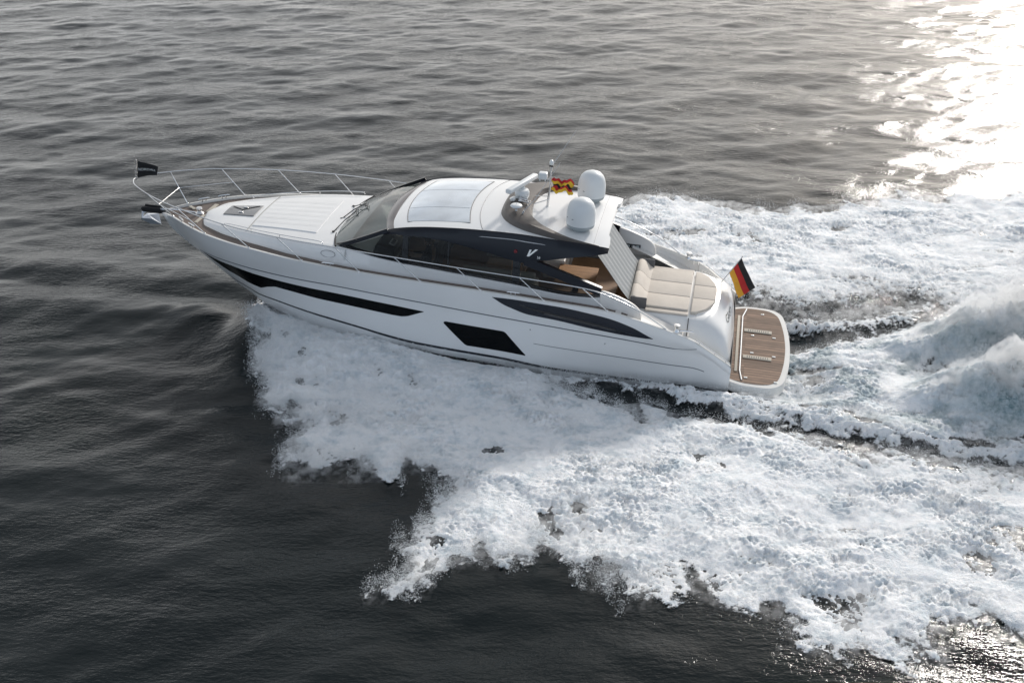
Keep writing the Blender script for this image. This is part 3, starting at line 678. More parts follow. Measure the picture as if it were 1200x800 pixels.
MB().tube([(10.42-.07*math.sin(a), .9+.2*math.cos(a), 2.42+.18*math.sin(a)) for a in np.linspace(0, 2*math.pi, 25)[:-1]], .014, 6, closed=True).tube([(10.42, .7, 2.42), (10.42, 1.1, 2.42)], .012, 6).build('steering_wheel', 'blackmatt', helm)
for yy in (.9, -.75):
    mb = MB(); mb.box((9.72, yy, 2.0), (.52, .58, .16), bev=.05); mb.box((9.44, yy, 2.38), (.14, .56, .72), Matrix.Rotation(-.12, 3, 'Y'), .05); mb.box((9.72, yy, 1.75), (.3, .3, .4), bev=.03)
    mb.build('helm_seat', 'seat', Y)
mb = MB(); mb.box((7.7, 1.25, 1.9), (1.9, .62, .42), bev=.07); mb.box((7.7, 1.55, 2.25), (1.9, .14, .5), bev=.05); mb.build('saloon_sofa', 'cushion', Y)
mb = MB(); mb.box((7.7, .55, 2.12), (1.1, .7, .05), bev=.02); mb.box((7.7, .55, 1.85), (.14, .14, .55)); mb.build('saloon_table', 'wood', Y)
mb = MB(); mb.box((7.4, -1.35, 1.95), (2.4, .55, .8), bev=.04); mb.build('galley_unit', 'inner', Y)
# ---- cockpit
MB().box((5.3, 0, 1.22), (3.0, 3.7, .06)).build('cockpit_floor', 'teakwarm', Y, smooth=0)
mb = MB(); mb.box((5.85, .35, 1.98), (1.05, 1.1, .05), bev=.015); mb.box((5.85, .35, 1.6), (.16, .16, .75)); mb.build('cockpit_table', 'teakwarm', Y)
mb = MB(); mb.box((5.6, 1.55, 1.45), (1.7, .45, .45), bev=.06); mb.build('cockpit_bench', 'cushionlow', Y)
mb = MB(); mb.box((6.55, -.9, 1.65), (.6, 1.4, .85), bev=.05); mb.build('wet_bar', 'white', Y)
# sunshade stretched from hardtop to the seat back, with ribs running down it
mb = MB(); nr = 60
prof = [(5.55, 3.36), (5.3, 3.08), (4.95, 2.62), (4.6, 2.14), (4.38, 1.86), (4.36, 1.62)]
rows = []
for q in spline([(x, 0, z) for x, z in prof], 5):
    rows.append([(q.x+.014*math.sin(2*math.pi*j/nr*9)**3*.8, -1.18+2.36*j/nr, q.z+.030*math.sin(2*math.pi*j/nr*9)**3) for j in range(nr+1)])
mb.grid(rows); mb.grid([[(a-.03, b, c_-.02) for a, b, c_ in r] for r in rows]); mb.build('sunshade', 'shade', Y, smooth=50)
# cockpit side blades: inner wall with rounded aft end
BLD = [(5.02, 2.42), (4.96, 2.45), (4.67, 2.38), (4.3, 2.24), (4.1, 2.12), (3.99, 1.98), (3.95, 1.75), (3.95, 1.35)]
def bladef():
    mb = MB(); rows = []
    for x, z in [tuple(q)[::2] for q in spline([(x, 0, z) for x, z in BLD], 4)]:
        zlow = 1.22; th = .05
        rows.append([(x, 1.92, zlow), (x, 1.93, z-.03), (x, 1.955, z), (x, 2.03, z), (x, 2.055, z-.03), (x, 2.07, max(min(zlow, z-.05), 1.2))])
    mb.grid(rows); return mb
bl = mirrored('cockpit_coaming', bladef, 'beige', Y, smooth=50)
mb = MB(); mb.box((4.60, -1.915, 1.97), (.42, .03, .11), bev=.006); vent = mb.build('vent_panel', 'blackmatt', bl[1])
for q in (-.13, 0, .13): MB().box((4.60+q, -1.90, 1.97), (.085, .012, .07), bev=.004).build('vent_cover', 'domebase', vent)
mb = MB(); mb.box((4.42, -1.80, 1.48), (.60, .30, .36), bev=.03); mb.build('cockpit_locker', 'dashm', Y)
mb = MB(); mb.box((4.45, -1.66, 1.70), (.70, .55, .05), bev=.02); mb.build('wet_bar_top', 'beige', Y)
# ---- transom hood carrying the sunpad
def outl(z):
    T = {1.67: [(4.40, 1.42), (2.95, 1.40), (2.62, 1.34), (2.36, 1.12), (2.20, .80), (2.11, .40), (2.09, 0)],
         1.62: [(4.42, 1.48), (2.95, 1.47), (2.55, 1.42), (2.26, 1.18), (2.10, .82), (2.02, .40), (2.00, 0)],
         1.48: [(4.44, 1.56), (2.90, 1.57), (2.40, 1.54), (2.02, 1.42), (1.90, .92), (1.84, .42), (1.82, 0)],
         1.30: [(4.46, 1.62), (2.80, 1.64), (2.25, 1.64), (1.86, 1.56), (1.76, .95), (1.72, .42), (1.71, 0)],
         1.00: [(4.48, 1.68), (2.60, 1.71), (2.10, 1.72), (1.76, 1.62), (1.67, .95), (1.64, .42), (1.63, 0)],
         0.60: [(4.48, 1.72), (2.50, 1.76), (2.00, 1.78), (1.66, 1.68), (1.60, .95), (1.585, .42), (1.58, 0)],
         0.36: [(4.48, 1.74), (2.50, 1.78), (1.98, 1.80), (1.63, 1.70), (1.575, .95), (1.565, .42), (1.56, 0)]}[z]
    s_ = spline([(a, b, z) for a, b in T], 5); s_[-1].y = 0
    return s_+[Vector((p.x, -p.y, p.z)) for p in s_[-2::-1]]
ring = [outl(z) for z in (1.67, 1.62, 1.48, 1.30, 1.00, .60, .36)]
mb = MB(); mb.grid(ring)
n = len(ring[0]); half = n//2
mb.grid([[ring[0][k], ring[0][n-1-k]] for k in range(half+1)])
thood = mb.build('transom_hood', 'white', Y, smooth=38)
# split line between fixed and lifting parts
cut = [(2.80, y, z) for y, z in ((1.41, 1.675), (1.485, 1.62), (1.58, 1.48), (1.65, 1.30), (1.71, 1.0))]
for s_ in (1, -1): MB().tube([(a, b*s_+(.004*s_), c_+.003) for a, b, c_ in cut], .010, 5).build('hood_seam', 'rubber', thood)
# walkway beside the hood, stepping down to the platform
def walk():
    mb = MB(); rows = []
    for x in (4.6, 4.4, 4.2, 3.9, 3.6, 3.3, 3.0, 2.7, 2.4, 2.1, 1.8, 1.62):
        z = lin([(4.6, 2.0), (4.2, 1.86), (3.6, 1.62), (3.0, 1.38), (2.4, 1.02), (1.9, .62), (1.62, .46)], x); yo = sy(x)-.05
        yi = lin([(4.6, 1.60), (2.8, 1.60), (1.9, 1.70), (1.62, 1.70)], x)
        rows.append([(x, yi, z+.06), (x, yi+.10, z+.01), (x, yo-.06, z), (x, yo, max(z+.03, dz(x)-.06))])
    return mb.grid(rows)
mirrored('side_walkway', walk, 'beige', Y, smooth=40)
def capf():
    mb = MB(); rows = []
    for x in np.arange(1.62, 2.75, .1): y = sy(x); z = dz(x); rows.append([(x, y, z), (x, y-.02, z+.02), (x, y-.09, z+.015), (x, y-.11, z-.25)])
    return mb.grid(rows)
mirrored('quarter_cap', capf, 'capwhite', Y, smooth=50)
def qrail():
    mb = MB(); P = [(x, sy(x)-.05, dz(x)+.06) for x in (2.55, 2.4, 2.2, 2.0, 1.8, 1.64)]; mb.tube(P, .013, 8)
    for x in (2.45, 2.05, 1.75): mb.tube([(x, sy(x)-.05, dz(x)-.02), (x, sy(x)-.05, dz(x)+.06)], .011, 6)
    return mb
mirrored('quarter_rail', qrail, 'steel', Y, smooth=60)
def capst():
    mb = MB(); z = dz(3.05)+.02; mb.lathe([(.085, z), (.085, z+.02), (.05, z+.05), (.045, z+.11), (.075, z+.16), (.075, z+.18), (.02, z+.19)], (3.05, 2.17, 0), 20)
    return mb
mirrored('mooring_winch', capst, 'steel', Y, smooth=50)
mirrored('cleat', cleat_at(2.82, 2.10, dz(2.85)-.01, .1, 1.3), 'steel', Y)
# ---- sunpad cushions: bolster, seat, aft pad; three across
def cushion(pts_top, z0, z1, name='cushion', m='cushion'):
    """soft cushion from a plan polygon"""
    bm = bmesh.new(); vs = [bm.verts.new((x, y, z0)) for x, y in pts_top]; f = bm.faces.new(vs)
    r = bmesh.ops.extrude_face_region(bm, geom=[f]); tv = [g_ for g_ in r['geom'] if isinstance(g_, bmesh.types.BMVert)]
    for v in tv: v.co.z = z1
    bmesh.ops.bevel(bm, geom=[e for e in bm.edges], offset=.022, segments=3, profile=.6, affect='EDGES')
    mb = MB(); mb.add([tuple(v.co) for v in bm.verts], [[v.index for v in a.verts] for a in bm.faces]); bm.free()
    return mb.build(name, m, Y, smooth=60)
for a, b in ((-1.13, -.39), (-.38, .38), (.39, 1.13)):
    cushion([(3.95, a+.005), (3.95, b-.005), (2.845, b-.005), (2.845, a+.005)], 1.66, 1.765, 'seat_cushion')
    mb = MB(); prof = [(4.34, 1.66), (4.36, 1.85), (4.33, 1.96), (4.25, 1.99), (4.14, 1.94), (4.02, 1.82), (3.93, 1.76), (3.92, 1.66)]
    sp2 = spline([(x, 0, z) for x, z in prof], 3)
    rr = []
    for yy, k in ((a+.003, .97), (a+.015, 1), (b-.015, 1), (b-.003, .97)): rr.append([((q.x-4.14)*k+4.14, yy, (q.z-1.85)*k+1.85) for q in sp2])
    mb.grid(rr); mb.add(rr[0], [tuple(range(len(sp2)))]); mb.add(rr[-1], [tuple(range(len(sp2)))[::-1]]); mb.build('headrest_cushion', 'cushion', Y, smooth=50)
    if abs(a+b) < .1: pl = [(2.77, a+.005), (2.77, b-.005), (2.17, b-.005), (2.17, a+.005)]
    else:
        s_ = 1 if a > 0 else -1; pl = [(2.77, s_*.39), (2.77, s_*1.20), (2.64, s_*1.18), (2.42, s_*.98), (2.24, s_*.62), (2.18, s_*.39)]
        if s_ < 0: pl = pl[::-1]
    cushion(pl, 1.655, 1.755, 'aft_cushion')
for s_ in (1, -1):
    mb = MB(); mb.box((4.12, s_*1.165, 1.83), (.42, .05, .30), bev=.02); mb.build('headrest_end', 'cushionlow', Y)
    mb = MB(); mb.box((3.38, s_*1.24, 1.70), (1.1, .18, .05), bev=.02); mb.build('side_bolster', 'cushion', Y)
rp = spline([(2.62, 1.30, 1.68), (2.60, 1.30, 1.76), (2.36, 1.10, 1.77), (2.16, .72, 1.77), (2.08, .3, 1.77), (2.07, 0, 1.77)], 5)
MB().tube(rp[:-1]+[Vector((p.x, -p.y, p.z)) for p in rp[::-1]], .010, 8).build('sunpad_rail', 'steel', Y, smooth=60)
# boat name on the hood, following its curve
v, f = text_mesh('Glory', .27, .002, .35)
mb = MB(); vv = []
zt = [1.62, 1.48, 1.30, 1.0, .6]; 
for (a, b, c_) in v:
    z = 1.42+b*.72; y = .42-a*1.5   # reads from astern
    xx = [float(np.interp(abs(y), [p[1] for p in T][::-1], [p[0] for p in T][::-1])) for T in ([(2.26, 1.18), (2.10, .82), (2.02, .40), (2.0, 0)], [(2.02, 1.42), (1.90, .92), (1.84, .42), (1.82, 0)], [(1.86, 1.56), (1.76, .95), (1.72, .42), (1.71, 0)], [(1.76, 1.62), (1.67, .95), (1.64, .42), (1.63, 0)], [(1.66, 1.68), (1.60, .95), (1.585, .42), (1.58, 0)])]
    x = float(np.interp(z, zt[::-1], xx[::-1]))-.014
    vv.append((x, y, z))
mb.add(vv, f); mb.build('name_lettering', 'letter', thood, smooth=0)
# ---- swim platform
PL = [(1.62, 2.05), (1.30, 2.18), (.85, 2.20), (.55, 2.16), (.34, 2.0), (.22, 1.72), (.12, 1.05), (.08, .5), (.07, 0)]
def platout(ins, z):
    s_ = spline([(max(x, .0)+ins*(1 if x < 1 else 0), max(y-ins, 0), z) for x, y in PL], 4); s_[-1].y = 0
    return s_+[Vector((p.x, -p.y, p.z)) for p in s_[-2::-1]]
r0 = platout(.0, .12); r1 = platout(0, .34); r2 = platout(.015, .375); r3 = platout(.09, .38)
mb = MB(); mb.grid([r0, r1, r2, r3]); n = len(r0)
mb.grid([[r3[k], r3[n-1-k]] for k in range(n//2+1)]); mb.grid([[r0[k], r0[n-1-k]] for k in range(n//2+1)])
plat = mb.build('swim_platform', 'capwhite', Y, smooth=35)
r4 = [p for p in platout(.13, .387)]
mb = MB(); mb.grid([[r4[k].lerp(r4[n-1-k], q) for q in np.linspace(0, 1, 9)] for k in range(n//2+1)]); mb.build('platform_teak', 'teakplat', plat, smooth=0)
mb = MB(); mb.tube([(1.30, 1.95, .40), (1.36, 1.5, .405), (1.36, -1.5, .405), (1.26, -1.98, .40)], .02, 8); mb.build('hinge_bar', 'trim', plat, smooth=60)
MB().box((1.46, 0, .40), (.07, 3.1, .02), bev=.005).build('sill_strip', 'grate', plat)
for yy in (-.73, .73):
    mb = MB(); mb.box((.93, yy, .40), (.74, .17, .02), bev=.008); ck = mb.build('tender_chock', 'grate', plat)
    for q in range(10): MB().box((.66+q*.058, yy, .413), (.022, .085, .006)).build('chock_slot', 'blackmatt', ck, smooth=0)
for lx, ly in ((.82, -1.77), (1.07, -.48), (.50, -.47), (1.07, .48), (.50, .56), (1.2, 1.8), (.45, 1.86)):
    MB().box((lx, ly, .396), (.09, .055, .014), bev=.005).build('platform_light', 'lamp', plat)

# ================================================================== things carried by the yacht
def local_tube(pts, r, base, n=8): return MB().tube(pts, r, n)
def sheet(fn, nu, nv, th=.004):
    a = [[fn(u/nu, v/nv) for v in range(nv+1)] for u in range(nu+1)]
    return a
# ensign on its staff at the stern
B = (2.07, -1.12, 1.55)
en = riding('national_flag', 'black red and gold striped flag on a leaning staff at the yacht stern', 'flag', B)
top = Vector((1.62, -.92, 2.46)); bot = Vector((2.07, -1.10, 1.58))
MB().tube([bot, top], .013, 8).lathe([(.012, top.z-.01), (.025, top.z+.01), (.012, top.z+.035)], (top.x, top.y, 0), 10).build('flag_staff', 'trim', en, smooth=60, off=B)
h0 = bot.lerp(top, .97); h1 = bot.lerp(top, .38)
flyd = Vector((-.34, .10, -.70)).normalized()
for i, mname in enumerate(('flagblack', 'red', 'gold')):
    mb = MB(); rows = []
    for u in np.linspace(0, 1, 18):
        r = []
        for v in np.linspace(i/3, (i+1)/3, 5):
            p = h0.lerp(h1, v)+flyd*u*(.86-.10*v)
            wv = .085*math.sin(u*8.5+v*1.8)*u**.6
            r.append(p+Vector((.15*wv, wv, .5*wv))+Vector((-.10*u*u*(1-v), 0, .0)))
        rows.append(r)
    mb.grid(rows); mb.build('flag_stripe', mname, en, smooth=60, off=B)
# pennant on the pulpit
B = (18.40, 0, 3.19)
pn = riding('pennant', 'small black tapered pennant with white lettering flying from the bow rail', 'flag', B)
MB().tube([(18.42, 0, 3.16), (18.36, 0, 3.86)], .010, 6).tube([(18.38, .0, 3.16), (18.31, 0, 3.76)], .014, 6).build('flag_pole', 'steel', pn, smooth=60, off=B)
def pf(u, v):
    a = Vector((18.29, 0, 3.74)).lerp(Vector((18.33, 0, 3.24)), v); b = Vector((17.75, -.12, 3.58)).lerp(Vector((17.80, -.12, 3.34)), v)
    p = a.lerp(b, u); return p+Vector((0, .03*math.sin(u*6+v), .012*math.sin(u*5)))
mb = MB(); mb.grid([[pf(u, v) for v in np.linspace(0, 1, 7)] for u in np.linspace(0, 1, 15)]); cl = mb.build('flag_cloth', 'flagblack', pn, smooth=60, off=B)
v, f = text_mesh('NORDALL', .115, .0005)
for s_ in (1, -1):
    mb = MB(); mb.add([pf(min(max(.47+(x_ if s_ > 0 else -x_)*1.45/.9, 0), 1), .5-y_*2.2)+Vector((0, s_*.006, 0)) for x_, y_, z_ in v], f); mb.build('pennant_lettering', 'lamp', cl, smooth=0, off=B)
# courtesy flag on the mast
B = (6.72, 0, 4.15)
cf = riding('courtesy_flag', 'small red and yellow flag with dark bars flying beside the light mast', 'flag', B)
def cff(u, v):
    return Vector((6.68-.52*u+.03*math.sin(9*v+3*u), -.06-.10*u+.06*math.sin(u*11+v*4), 4.46-.36*v-.05*u+.045*math.sin(u*10+v*3)+.02*math.sin(u*23+v*7)))
bands_ = (('red', 0, .22), ('yellow', .22, .44), ('flagblack', .44, .58), ('red', .58, .76), ('yellow', .76, 1.0))
for mname, a, b in bands_:
    mb = MB(); mb.grid([[cff(u, a+(b-a)*v) for v in np.linspace(0, 1, 4)] for u in np.linspace(0, 1, 30)]); mb.build('flag_stripe', mname, cf, smooth=60, off=B)
# person steering
B = (9.75, .9, 2.08)
ps = riding('person', 'person in a dark jacket sitting at the helm behind the side window', 'person', B)
def skin_body():
    me = bpy.data.meshes.new('body')
    P = [(0, 0, .02), (.0, 0, .22), (-.02, 0, .42), (0, 0, .50), (.02, 0, .56),
         (-.02, .17, .44), (.12, .24, .22), (.38, .20, .20), (.46, .18, .22),
         (-.02, -.17, .44), (.12, -.24, .22), (.38, -.20, .20), (.46, -.18, .22),
         (.05, .10, .02), (.42, .12, .02), (.46, .12, -.36), (.58, .12, -.40),
         (.05, -.10, .02), (.42, -.12, .02), (.46, -.12, -.36), (.58, -.12, -.40)]
    E_ = [(0, 1), (1, 2), (2, 3), (3, 4), (2, 5), (5, 6), (6, 7), (7, 8), (2, 9), (9, 10), (10, 11), (11, 12), (0, 13), (13, 14), (14, 15), (15, 16), (0, 17), (17, 18), (18, 19), (19, 20)]
    Rr = [.15, .14, .13, .055, .05, .065, .05, .038, .03, .065, .05, .038, .03, .09, .065, .05, .04, .09, .065, .05, .04]
    me.from_pydata(P, E_, []); o = bpy.data.objects.new('body', me); C.objects.link(o)
    md = o.modifiers.new('s', 'SKIN'); me.skin_vertices[0].data[0].use_root = True
    for i, r in enumerate(Rr): me.skin_vertices[0].data[i].radius = (r, r*(1.0 if i > 4 else .8 if i < 3 else 1)); 
    o.modifiers.new('b', 'SUBSURF').levels = 2; o.modifiers['b'].render_levels = 2
    dg = bpy.context.evaluated_depsgraph_get(); m2 = bpy.data.meshes.new_from_object(o.evaluated_get(dg)); bpy.data.objects.remove(o)
    m2.materials.append(M['cloth']); m2.shade_smooth(); ob = bpy.data.objects.new('body', m2); C.objects.link(ob); ob.parent = ps; return ob
skin_body()
mb = MB(); mb.lathe([(.02, -.125), (.06, -.11), (.078, -.05), (.086, .0), (.084, .05), (.066, .095), (.03, .118), (.005, .122)], (.03, 0, .68), 20)
mb.v = [(x+(.02 if x > .1 and abs(y) < .02 and .64 < z < .69 else 0), y, z) for x, y, z in mb.v]
for s_ in (1, -1): mb.box((.02, s_*.086, .67), (.03, .012, .055), bev=.005)
hd = mb.build('head', 'skin', ps, smooth=60)
mb = MB(); mb.lathe([(.090, -.02), (.093, .04), (.075, .10), (.035, .128), (.005, .132)], (.015, 0, .69), 20); mb.build('hair', 'hair', hd, smooth=60)
for s_ in (1, -1):
    mb = MB(); mb.box((.115, s_*.032, .70), (.01, .026, .012), bev=.003); mb.build('eye', 'blackmatt', hd)
    mb = MB(); mb.box((.50, s_*.17, .225), (.09, .035, .075), bev=.014)
    for k in range(4): mb.tube([(.53, s_*.17, .25-.017*k), (.565, s_*.165, .25-.017*k), (.57, s_*.145, .245-.017*k)], .0085, 6)
    mb.tube([(.48, s_*.155, .255), (.53, s_*.14, .265)], .010, 6); mb.build('hand', 'skin', ps, smooth=50)
MB().box((.12, 0, .655), (.012, .045, .01), bev=.003).build('mouth', 'red', hd)
MB().add([(.108, -.014, .66), (.108, .014, .66), (.135, 0, .665), (.112, 0, .71)], [(0, 1, 2), (0, 2, 3), (1, 3, 2), (0, 3, 1)]).build('nose', 'skin', hd)
# ================================================================== THE SEA
def spec_tile(n, size, lmin, lmax, power, seed, direction=None, spread=2.0):
    """periodic random height tile, wavelengths lmin..lmax (m), unit rms"""
    r = np.random.RandomState(seed); k = np.fft.fftfreq(n, size/n)*2*np.pi; kx, ky = np.meshgrid(k, k, indexing='ij'); kk = np.hypot(kx, ky)+1e-9
    A_ = kk**(-power)*((kk > 2*np.pi/lmax) & (kk < 2*np.pi/lmin))*np.exp(-(2*np.pi/lmax/kk)**4*.3)
    if direction is not None:
        c_ = (kx*math.cos(direction)+ky*math.sin(direction))/kk; A_ = A_*(np.abs(c_)**spread+.08)
    f = np.fft.fft2(r.randn(n, n))*A_; h_ = np.real(np.fft.ifft2(f)); return h_/h_.std()
def samp(tile, size, X, Yy, ang=0.0, ox=0.0, oy=0.0):
    n = tile.shape[0]; c_, s_ = math.cos(ang), math.sin(ang)
    u = ((X*c_+Yy*s_+ox)/size*n) % n; v = ((-X*s_+Yy*c_+oy)/size*n) % n
    i = np.floor(u).astype(int) % n; j = np.floor(v).astype(int) % n; a = u-np.floor(u); b = v-np.floor(v); i2 = (i+1) % n; j2 = (j+1) % n
    return (tile[i, j]*(1-a)*(1-b)+tile[i2, j]*a*(1-b)+tile[i, j2]*(1-a)*b+tile[i2, j2]*a*b)
T_swell = spec_tile(1024, 61.0, .7, 6.0, 2.0, 3, R(100), 1.3)
T_chop = spec_tile(1024, 37.0, .20, 1.6, 1.6, 7, R(78), 1.5)
T_n1 = spec_tile(1024, 23.0, .35, 2.2, 1.5, 21)
T_n2 = spec_tile(1024, 17.0, .10, .60, 1.5, 22)
T_n3 = spec_tile(1024, 11.0, .035, .22, 1.4, 23)
T_w = spec_tile(512, 41.0, 1.2, 7.0, 1.8, 24)
def waves(X, Yy):
    return .029*samp(T_swell, 61, X, Yy)+.0045*samp(T_chop, 37, X, Yy, .35)
def poly_sdf(poly, X, Yy):
    P = np.array(poly); d = np.full(X.shape, 1e9); ins = np.zeros(X.shape, bool)
    for i in range(len(P)):
        a = P[i]; b = P[(i+1) % len(P)]; ab = b-a; t = np.clip(((X-a[0])*ab[0]+(Yy-a[1])*ab[1])/(ab@ab), 0, 1)
        d = np.minimum(d, np.hypot(X-a[0]-t*ab[0], Yy-a[1]-t*ab[1]))
        cond = ((a[1] > Yy) != (b[1] > Yy)); 
        with np.errstate(divide='ignore', invalid='ignore'): xi = a[0]+(Yy-a[1])*ab[0]/(ab[1] if ab[1] else 1e-9)
        ins ^= cond & (X < xi)
    return np.where(ins, d, -d)
def line_d(line, X, Yy):
    """distance to a polyline and the position (0..1) along it"""
    P = np.array(line); d = np.full(X.shape, 1e9); s_ = np.zeros(X.shape); seg = np.hypot(*(P[1:]-P[:-1]).T); cum = np.r_[0, np.cumsum(seg)]
    for i in range(len(P)-1):
        a = P[i]; ab = P[i+1]-a; t = np.clip(((X-a[0])*ab[0]+(Yy-a[1])*ab[1])/(ab@ab), 0, 1); q = np.hypot(X-a[0]-t*ab[0], Yy-a[1]-t*ab[1])
        m_ = q < d; d = np.where(m_, q, d); s_ = np.where(m_, (cum[i]+t*seg[i])/cum[-1], s_)
    return d, s_
def sst(a, b, x): t = np.clip((x-a)/(b-a), 0, 1); return t*t*(3-2*t)
HX = np.array([1.6, 3, 6, 9, 10.4, 11.3, 12.2, 13.4, 14.4, 15.0, 15.4]); HC = np.array([float(pch(*CH_Y, x)) for x in HX])
def boatxy(X, Yy):
    dx, dy = X-BO[0], Yy-BO[1]; xb = dx*BM[0][0]+dy*BM[1][0]; yb = dx*BM[0][1]+dy*BM[1][1]; return xb, yb
def wake_shape(X, Yy):
    """smooth rise and fall of the water in the wake, shared by water and foam"""
    xb, yb = boatxy(X, Yy); h_ = np.zeros(X.shape)
    d, s_ = line_d(LINE_TROUGH, X, Yy); h_ -= .13*np.exp(-(d/.42)**2)*sst(0, .1, s_)
    d, s_ = line_d(LINE_QRIDGE, X, Yy); h_ += .08*np.exp(-(d/.36)**2)*sst(-.02, .08, s_)
    d, s_ = line_d(LINE_FARDARK, X, Yy); h_ -= .12*np.exp(-(d/.5)**2)
    d, s_ = line_d(LINE_STERNDARK, X, Yy); h_ -= .16*np.exp(-(d/.8)**2)
    d, s_ = line_d(LINE_FARRIDGE, X, Yy); h_ += .05*np.exp(-(d/.35)**2)
    d, s_ = line_d(REFLECT_HUMP, X, Yy); h_ += .20*np.exp(-(d/.75)**2)  # hump added to tilt the water into a dark reflection beside the bow
    d, s_ = line_d(MOUND_A, X, Yy); h_ += (1.75*sst(.0, .50, s_))*np.exp(-(d/(.50+1.0*s_))**2)*(1+.16*samp(T_n1, 23, X*.5+Yy*.3, Yy, .2, 1, 3)+.06*samp(T_n2, 17, X, Yy, .2))
    d, s_ = line_d(MOUND_B, X, Yy); h_ += (1.60*sst(.0, .50, s_))*np.exp(-(d/(.45+.9*s_))**2)*(1+.16*samp(T_n1, 23, X*.5+Yy*.3, Yy, .2, 7, 5)+.06*samp(T_n2, 17, X, Yy, .6))
    # bow wave thrown out from the chine
    ch = np.interp(xb, HX, HC); q = np.abs(yb)-ch
    A_ = np.interp(xb, [3.5, 6, 9, 11, 13, 14.2, 15.2], [0, .06, .20, .42, .62, .64, .18])
    h_ += A_*np.exp(-((q-.75)/1.15)**2)*(q > -.8)
    # hollow under and behind the hull
    h_ -= .25*np.exp(-(np.maximum(np.abs(yb)-1.9, 0)/.35)**2)*sst(9.5, 7.5, xb)*sst(-1.6, .2, xb)
    return h_
def cover(X, Yy):
    """how much foam lies here, 0 none .. 1 solid"""
    wx = X+.07*samp(T_w, 41, X, Yy)+.08*samp(T_n1, 23, X, Yy, 1.0); wy = Yy+.07*samp(T_w, 41, X, Yy, 2.1, 9, 4)+.10*samp(T_n1, 23, X, Yy, 2.2)+.22*samp(T_n1, 23, X*.9+Yy*.25, Yy*.18, 0, 2, 2)
    xb, yb = boatxy(X, Yy)
    n1 = samp(T_n1, 23, X, Yy, .5); st = samp(T_n1, 23, xb*.28, yb*1.3, 0, 3, 5)   # streaks along the course
    c_ = np.zeros(X.shape)
    a = sst(-.38, .75, poly_sdf(FOAM_NEAR, wx, wy))
    hollow = sst(.30, -.05, np.abs(yb)-np.interp(xb, HX, HC))*sst(11.2, 9.5, xb); a = a*(1-hollow)
    sd_ = poly_sdf(FOAM_NEAR, X, Yy); a = a*(1-.13*np.clip(st+.3, 0, 1.6)*sst(3.2, 1.2, sd_)*sst(12.5, 9, xb))
    d, s_ = line_d(LINE_TROUGH, X, Yy); a = a*(1-.55*np.exp(-(d/1.3)**2)*sst(.35, .5, s_))
    c_ = np.maximum(c_, a)
    b = sst(-.14, .26, poly_sdf(FOAM_QUARTER, X+.10*n1, Yy+.10*n1))*(.70+.07*samp(T_n2, 17, xb*.5, yb*1.6, 0, 2, 2)+.05*samp(T_n3, 11, X, Yy, 1.0)); c_ = np.maximum(c_, b)
    s_a = sst(-.15, .5, poly_sdf(FOAM_STERN, wx*.5+X*.5, wy*.5+Yy*.5))*(.76+.20*st)
    d, s_ = line_d(LINE_STERNDARK, X, Yy); s_a *= 1-.70*np.exp(-(d/.9)**2)
    c_ = np.maximum(c_, s_a)
    f_ = sst(-.25, .7, poly_sdf(FOAM_FAR, wx, wy))*(.90+.12*st)
    d, s_ = line_d(LINE_FARDARK, X, Yy); f_ *= 1-.62*np.exp(-(d/.75)**2)
    f_ *= 1-.34*sst(33.5, 30, Yy)*sst(5, 8, X)
    d, s_ = line_d(LINE_STERNDARK, X, Yy); f_ *= 1-.6*np.exp(-(d/.8)**2)
    c_ = np.maximum(c_, f_)
    d, s_ = line_d(LINE_FARRIDGE, X, Yy); c_ = np.maximum(c_, (.62+.10*samp(T_n2, 17, X, Yy, 2.0))*np.exp(-(d/.4)**2))
    for ln in (MOUND_A, MOUND_B):
        d, s_ = line_d(ln, X, Yy); c_ = np.maximum(c_, .97*np.exp(-(d/(.75+1.5*s_))**4))
    return c_
def np_obj(name, V, F, mats, smooth=True, attrs=None):
    me = bpy.data.meshes.new(name); nv, nf, k = len(V), len(F), F.shape[1]
    me.vertices.add(nv); me.vertices.foreach_set('co', V.astype(np.float32).ravel()); me.loops.add(nf*k); me.loops.foreach_set('vertex_index', F.astype(np.int32).ravel())
    me.polygons.add(nf); me.polygons.foreach_set('loop_start', np.arange(0, nf*k, k, dtype=np.int32))
    me.polygons.foreach_set('use_smooth', np.full(nf, smooth)); me.update(calc_edges=True)
    for n_, a in (attrs or {}).items(): me.attributes.new(n_, 'FLOAT', 'POINT').data.foreach_set('value', a.astype(np.float32).ravel())
    for m_ in mats: me.materials.append(m_)
    o = bpy.data.objects.new(name, me); C.objects.link(o); return o
def grid_faces(nx, ny, keep=None):
    i, j = np.meshgrid(np.arange(nx-1), np.arange(ny-1), indexing='ij'); a = (i*ny+j).ravel(); F = np.stack([a, a+ny, a+ny+1, a+1], 1)
    return F if keep is None else F[keep[F].any(1)]

# water sheet: fine near the yacht, growing to the horizon
def axis(lo, hi, st, far):
    a = list(np.arange(lo, hi, st)); s_ = st; x = a[-1]
    while x < far: s_ *= 1.22; x += s_; a.append(x)
    s_ = st; x = a[0]; b = []
    while x > -far: s_ *= 1.22; x -= s_; b.append(x)
    return np.array(b[::-1]+a)
gx = axis(-36, 40, .125, 6000); gy = axis(9, 80, .105, 6000)
X, Yy = np.meshgrid(gx, gy, indexing='ij')
fade = np.exp(-(np.maximum(np.hypot(X, Yy-35)-55, 0)/40)**2)
mA = np.zeros(X.shape)
for ln in (MOUND_A, MOUND_B):
    d, s_ = line_d(ln, X, Yy); mA = np.maximum(mA, sst(.05, .3, s_)*np.exp(-(d/(1.2+1.2*s_))**4))
Zw = waves(X, Yy)*fade+wake_shape(X, Yy)*(1-.62*mA)*(np.hypot(X-5, Yy-28) < 60)
xb, yb = boatxy(X, Yy)
